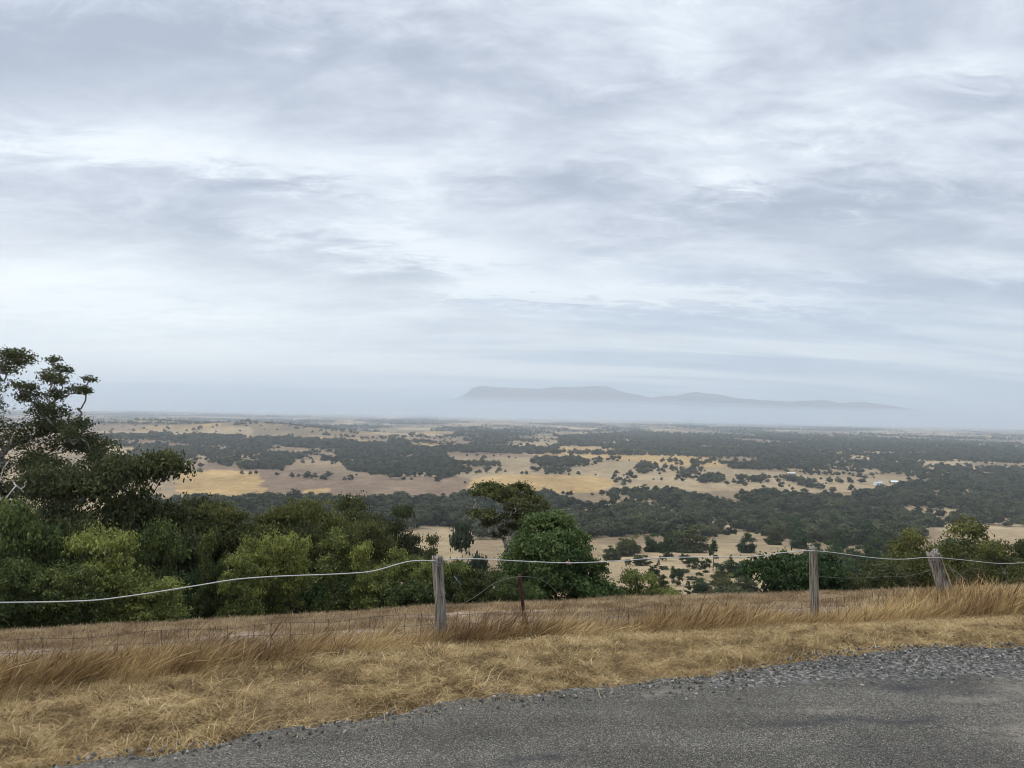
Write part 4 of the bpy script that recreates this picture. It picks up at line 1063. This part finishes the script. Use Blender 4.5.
# rusty steel star post
m_rust, t = new_mat('rusty_steel'); tcn = t.n('ShaderNodeTexCoord'); n = t.noise(tcn.outputs['Object'], 30, 6, .7)
finish(t, t.mix(t.mapr(n, .35, .65), (.035, .016, .013), (.095, .036, .025)), .75, n, .5, .004, .3)
sp_t = at_depth(519.8, 574.5, 7.72); sp_b = at_depth(527, 640, 7.72)
sp_b = sp_b - (sp_t - sp_b) * .3
ax = sp_t - sp_b; L_ = np.linalg.norm(ax); ax /= L_; A = np.cross(ax, [0, 1, 0]); A /= np.linalg.norm(A); B = np.cross(ax, A)
parts = []
for k in range(3):
    th = math.radians(90 + 120 * k + 15); dv = A * math.cos(th) + B * math.sin(th); nv = -A * math.sin(th) + B * math.cos(th)
    w_, h_ = .021, .0026
    V = []
    for f in np.linspace(0, 1, 24):
        ww = w_ * (.82 if (int(f * 24) % 3 == 0 and k == 0) else 1)
        for (a_, b_) in ((.002, -h_), (ww, -h_), (ww, h_), (.002, h_)): V.append(sp_b + ax * L_ * f + dv * a_ + nv * b_)
    Fq = []
    for i in range(23):
        for j in range(4): Fq.append((i * 4 + j, i * 4 + (j + 1) % 4, i * 4 + 4 + (j + 1) % 4, i * 4 + 4 + j))
    Fq.append((92, 93, 94, 95)); parts.append((np.array(V), np.array(Fq)))
V, Fq = join(parts); fpart('steel_post', mesh_np('steel_post', V, Fq, m_rust), 'rusty dark red steel star post, slightly tilted')
# wires
def wire_mat(name, c, rough=.5, metal=0.0):
    m, t = new_mat(name); finish(t, c, rough, spec=.5); return m
m_sight = wire_mat('white_wire', (.50, .49, .47)); m_old = wire_mat('dull_wire', (.24, .23, .22), .6); m_net = wire_mat('netting_wire', (.075, .062, .055), .7)
def smooth_path(P, n=8):
    P = np.asarray(P, float); tt = np.arange(len(P)); q = np.linspace(0, len(P) - 1, (len(P) - 1) * n + 1)
    out = np.stack([np.interp(q, tt, P[:, k]) for k in range(3)], 1)
    ker = np.hanning(n + 3)[1:-1]; ker /= ker.sum(); h = len(ker) // 2
    for k in range(3):
        e_ = np.concatenate([2 * out[0, k] - out[h:0:-1, k], out[:, k], 2 * out[-1, k] - out[-2:-h - 2:-1, k]])
        out[:, k] = np.convolve(e_, ker, mode='valid')[:len(out)]
    return out
TOPW = [(-150, 590), (-60, 599), (0, 600.5), (50, 600), (100, 598.6), (149, 592), (199, 584), (239, 577.3), (279, 574.6), (339, 572.6), (373, 570.5), (406, 560.5), (420, 559), (437, 559.5), (463, 556.8), (523, 560), (566, 562), (606, 560.6), (659, 556.6), (707, 555.8), (747, 556), (777, 552), (808, 549.4), (831, 551.4), (868, 556.8), (898, 558.8), (929, 556), (965, 559.5), (996, 563), (1024, 562), (1060, 559), (1120, 556)]
P = np.array([fence_at(*q) for q in TOPW]); P[:, 1] -= .062   # runs on the road side of the posts
V, Fq = tube(smooth_path(P), .0052, 6); fpart('top_wire', mesh_np('top_wire', V, Fq, m_sight, True), 'thick white sighter wire dipping between the posts')
def slack(pts, r_, mat, name='slack_wire', label=None, dy=.05):
    P = np.array([fence_at(*q) for q in pts]); P[:, 1] -= dy
    V, Fq = tube(smooth_path(P), r_, 5); return fpart(name, mesh_np(name, V, Fq, mat, True), label)
slack([(441, 612), (462, 603), (478, 594), (492, 583), (506, 577.5), (521, 575), (539, 576.8), (549, 583), (557, 592), (566, 604), (577, 614)], .0017, m_old, label='loose wire arching over the rusty steel post')
slack([(814, 575), (840, 577.5), (866, 577), (880, 575.8), (903, 576), (928, 570)], .0014, m_old)
slack([(487, 616), (500, 612), (521, 610), (560, 612), (620, 616)], .0016, m_old)
def ties(c, ax_, r_, zs):
    ax_ = np.array(ax_) / np.linalg.norm(ax_)
    A = np.cross(ax_, [0, 1, 0]); A /= np.linalg.norm(A); B = np.cross(ax_, A); ps = []
    for z0 in zs:
        th = np.linspace(0, 2 * math.pi, 17)
        ps.append(tube([np.array(c) + ax_ * (z0 + .012 * math.sin(2 * q)) + (A * math.cos(q) + B * math.sin(q)) * r_ for q in th], .0022, 4))
    V, Fq = join(ps); fpart('wire_tie', mesh_np('wire_tie', V, Fq, m_old), None)
ties(p1t, p1t - p1b, .057, [-.045, -.075, -.36]); ties(p2t, p2t - p2b, .053, [-.03, -.06, -.40]); ties(p3t, p3t - p3b, .100, [-.05, -.09])
# netting: long horizontal wires and short stays
parts = []
xs = np.arange(-8.0, 12.5, .08); fy = np.interp(xs, FLX, FLY); gz = H(xs, fy)
wav = .035 * (fbm(xs * .5, xs * 0 + 2, 3, 201) - .5) * 2
hs = [.06, .16, .26, .38, .52]
top_h = np.interp(xs, [-8, -5, -2.5, -.8, .5, 3, 12], [.31, .30, .35, .36, .31, .33, .33]) + wav
for h in hs:
    P = np.stack([xs, fy, gz + top_h * (h / .52) + .01 * np.sin(xs * 7 + h * 30)], 1)
    parts.append(tube(P, .0019, 4))
for k, x in enumerate(np.arange(-7.8, 12.3, .155)):
    y_ = float(np.interp(x, FLX, FLY)); g_ = float(H(x, y_)); th_ = float(np.interp(x, xs, top_h)); ln = .03 * math.sin(k * 2.3)
    parts.append(tube([(x, y_, g_), (x + ln * .5, y_, g_ + th_ * .5), (x + ln, y_, g_ + th_ + .015)], .0024, 4))
    for h in hs[1:]:      # knots where the wires cross
        zz_ = g_ + th_ * h / .52
        parts.append(tube([(x + ln * h / .52, y_ - .002, zz_ - .007), (x + ln * h / .52, y_ - .002, zz_ + .007)], .0045, 4))
V, Fq = join(parts); fpart('wire_netting', mesh_np('wire_netting', V, Fq, m_net), 'sagging square wire netting half buried in tall grass')

# ------------------------------------------------------------------ grass
def grass_mat(name, cols, nscale=.9, namp=.26):
    m, t = new_mat(name)
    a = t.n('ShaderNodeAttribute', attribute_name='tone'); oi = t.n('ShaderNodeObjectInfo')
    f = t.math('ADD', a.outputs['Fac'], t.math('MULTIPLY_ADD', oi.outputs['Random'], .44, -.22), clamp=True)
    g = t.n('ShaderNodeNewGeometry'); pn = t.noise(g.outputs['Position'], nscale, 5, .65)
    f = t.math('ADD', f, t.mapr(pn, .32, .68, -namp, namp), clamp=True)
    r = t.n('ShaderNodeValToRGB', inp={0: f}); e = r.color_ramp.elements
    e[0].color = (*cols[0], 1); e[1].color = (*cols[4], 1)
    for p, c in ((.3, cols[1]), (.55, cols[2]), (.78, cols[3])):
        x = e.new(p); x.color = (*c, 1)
    d = t.n('ShaderNodeBsdfPrincipled', inp={'Base Color': r.outputs[0], 'Roughness': .7, 'Specular IOR Level': .15})
    tr = t.n('ShaderNodeBsdfTranslucent', inp={'Color': r.outputs[0]})
    mx = t.n('ShaderNodeMixShader', inp={0: .3, 1: d.outputs[0], 2: tr.outputs[0]}); t.n('ShaderNodeOutputMaterial', inp={0: mx.outputs[0]})
    return m
m_grass = grass_mat('dry_grass', [(.085, .048, .026), (.225, .135, .058), (.46, .320, .140), (.64, .480, .230), (.78, .63, .35)])
m_pad = grass_mat('paddock_grass', [(.10, .060, .036), (.235, .155, .085), (.44, .335, .195), (.60, .47, .285), (.70, .58, .37)], 1.1, .32)
m_verge = grass_mat('verge_grass', [(.070, .048, .026), (.235, .155, .070), (.46, .330, .155), (.62, .475, .235), (.78, .65, .40)], 3.5, .22)
def clump_mesh(name, seed, nb, h0, h1, wid, spread, lean, curl, head=.35, flatten=0.0, tone0=.5, mat=None):
    r = np.random.default_rng(seed); V = []; Fq = []; TN = []
    for b in range(nb):
        h = r.uniform(h0, h1); x, y = r.normal(0, spread, 2); th = r.uniform(0, 6.28); wd = wid * r.uniform(.6, 1.3)
        dx = lean * h * r.uniform(.5, 1.4) + r.normal(0, .22) * h; dy = r.normal(0, .22) * h; cu = curl * r.uniform(.3, 1.3)
        if flatten: 
            a_ = r.uniform(0, 6.28); dx = math.cos(a_) * h * flatten; dy = math.sin(a_) * h * flatten
        n = 4; tn = tone0 + r.normal(0, .16); has = r.random() < head
        side = np.array([math.cos(th), math.sin(th), 0]) * wd
        o_ = len(V)
        for i in range(n + 1):
            f = i / n; c = np.array([x + dx * (f + cu * f * f), y + dy * (f + cu * f * f), h * f * (1 - .35 * cu * f * f) * (1 - .8 * flatten * f if flatten else 1)])
            k = (1 - f * .85)
            if has and i >= n - 1: k = 1.9 if i == n - 1 else .7
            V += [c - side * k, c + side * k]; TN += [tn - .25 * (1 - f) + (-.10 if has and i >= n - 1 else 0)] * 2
        for i in range(n): Fq.append((o_ + 2 * i, o_ + 2 * i + 1, o_ + 2 * i + 3, o_ + 2 * i + 2))
    me = mesh_np(name, V, Fq, mat or m_grass, False, {'tone': np.clip(TN, 0, 1)})
    return bpy.data.objects.new(name, me)
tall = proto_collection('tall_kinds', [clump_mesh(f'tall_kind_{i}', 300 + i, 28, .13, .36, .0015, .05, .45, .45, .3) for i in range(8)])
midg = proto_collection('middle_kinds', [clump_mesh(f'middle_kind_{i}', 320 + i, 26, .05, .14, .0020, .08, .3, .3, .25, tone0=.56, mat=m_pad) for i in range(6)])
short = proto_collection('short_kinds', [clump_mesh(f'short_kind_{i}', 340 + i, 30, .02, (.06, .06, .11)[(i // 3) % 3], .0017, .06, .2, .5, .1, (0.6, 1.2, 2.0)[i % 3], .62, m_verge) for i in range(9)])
def ss(X, Y): return Y - (4.35 + np.where(X < 0, .30, .20) * np.clip(X, -40, 40))
def area(n, x0, x1, y0, y1):
    return RNG.uniform(x0, x1, n), RNG.uniform(y0, y1, n)
# tall: a belt along the fence
x, y = area(85000, -9, 15, 1.5, 17)
fd = y - np.interp(x, FLX, FLY)
patch = fbm(x * 1.1, y * 1.3, 4, 211, .6)
lo = np.interp(x, [-8, -3, 0, 3, 8], [-2.3, -2.0, -1.55, -1.7, -2.7]); hi = np.interp(x, [-8, -3, -1, 2, 5, 8, 12], [-.55, -.50, -.25, -.05, .1, .5, .8])
edge = np.minimum((fd - lo) / .45, (hi - fd) / .35) + (patch - .5) * 2.2
k = (edge > RNG.random(len(x)) * 1.0) & (y > road_edge(x) + .35)
x, y = x[k], y[k]; patch = patch[k]
sc = (.30 + 1.35 * patch) * RNG.uniform(.7, 1.2, len(x)) * np.interp(x, [-6, -1, 1, 5], [.80, .88, .80, 1.0])
print('tall', len(x))
leanf = np.interp(x, [-4, 0, 4], [.0, .2, .5])
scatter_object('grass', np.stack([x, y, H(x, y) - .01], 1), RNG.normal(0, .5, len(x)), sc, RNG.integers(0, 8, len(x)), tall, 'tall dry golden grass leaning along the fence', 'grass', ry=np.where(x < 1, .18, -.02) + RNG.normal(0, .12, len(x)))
# paddock behind the fence
x, y = area(150000, -24, 26, 5, 30)
fd = y - np.interp(x, FLX, FLY); s = ss(x, y)
p2 = fbm(x * .5, y * .8, 3, 221)
k = (fd > -.4) & (np.abs(x) < .82 * y + 1.5) & (RNG.random(len(x)) < np.clip((p2 - .28) * 3.2, .12, 1)) & ~((np.abs(s - 7.9) < .7) & (RNG.random(len(x)) < .65))
x, y = x[k], y[k]; p2 = p2[k]
print('middle', len(x))
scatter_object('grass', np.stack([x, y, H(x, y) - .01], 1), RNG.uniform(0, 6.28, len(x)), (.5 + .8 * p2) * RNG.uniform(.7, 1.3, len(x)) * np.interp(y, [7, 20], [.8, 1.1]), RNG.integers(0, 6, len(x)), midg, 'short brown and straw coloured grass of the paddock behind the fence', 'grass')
# verge
x, y = area(190000, -6, 9, .5, 9.5)
fd = y - np.interp(x, FLX, FLY); q = y - road_edge(x) - np.interp(x, [-2, 0, 2], [.04, .02, 0]); p3 = fbm(x * 2.2, y * 2.2, 4, 231)
k = (q > .0 + (p3 - .5) * .9) & (fd < .2) & (np.abs(x) < .85 * y + .8) & (RNG.random(len(x)) < np.clip(q / .45 + .30, .06, 1) * np.clip((p3 - .22) * 4, .25, 1))
x, y = x[k], y[k]; p3 = p3[k]
print('verge', len(x))
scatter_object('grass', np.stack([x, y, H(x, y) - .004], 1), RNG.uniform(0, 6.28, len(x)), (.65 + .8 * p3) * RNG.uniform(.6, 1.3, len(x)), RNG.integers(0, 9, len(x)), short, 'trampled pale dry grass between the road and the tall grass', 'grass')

# ------------------------------------------------------------------ loose stones
m_stone, t = new_mat('blue_stone'); oi = t.n('ShaderNodeObjectInfo')
r = t.n('ShaderNodeValToRGB', inp={0: oi.outputs['Random']}); e = r.color_ramp.elements
e[0].color = (.060, .056, .050, 1); e[1].color = (.38, .355, .31, 1); x = e.new(.7); x.color = (.135, .128, .114, 1)
finish(t, r.outputs[0], .85, spec=.25)
import bmesh
def stone(nm, seed):
    bm = bmesh.new(); bmesh.ops.create_icosphere(bm, subdivisions=1, radius=1.0); rg = np.random.default_rng(seed)
    sc_ = rg.uniform(.6, 1.1, 3) * np.array([1, 1, .7])
    for v in bm.verts: v.co = Vector([v.co[i] * sc_[i] * float(rg.uniform(.78, 1.15)) for i in range(3)])
    me = bpy.data.meshes.new(nm); bm.to_mesh(me); bm.free(); me.materials.append(m_stone); return bpy.data.objects.new(nm, me)
stc = proto_collection('stone_kinds', [stone(f'stone_kind_{i}', 400 + i) for i in range(7)])
x, y = area(90000, -4, 9, 2.2, 6.8)
q = road_edge(x) - y; sw = np.interp(x, [-3, 0, 1.2, 2.0, 3.0, 5, 8], [.14, .16, .28, .62, .8, .9, .9])
dn = np.interp(x, [-3, 0, 1.5, 2.4], [.34, .30, .46, .62])
pr4 = np.exp(-(np.maximum(q - sw * .35, 0) / (sw * .45)) ** 2) * dn * sstep(-.16, .02, q)
k = (RNG.random(len(x)) < np.maximum(pr4, .004 * (q > 0))) & (q > -.15)
x, y = x[k], y[k]; q = q[k]
print('stones', len(x))
zz_ = H(x, y) + np.where(q > -.06, .022, .006)
scatter_object('gravel', np.stack([x, y, zz_], 1), RNG.uniform(0, 6.28, len(x)), RNG.uniform(.35, 1.0, len(x)) ** 2.0 * .012 + .003, RNG.integers(0, 7, len(x)), stc, 'loose bluish grey stones on the road shoulder', 'gravel', rx=RNG.uniform(0, 6.28, len(x)))
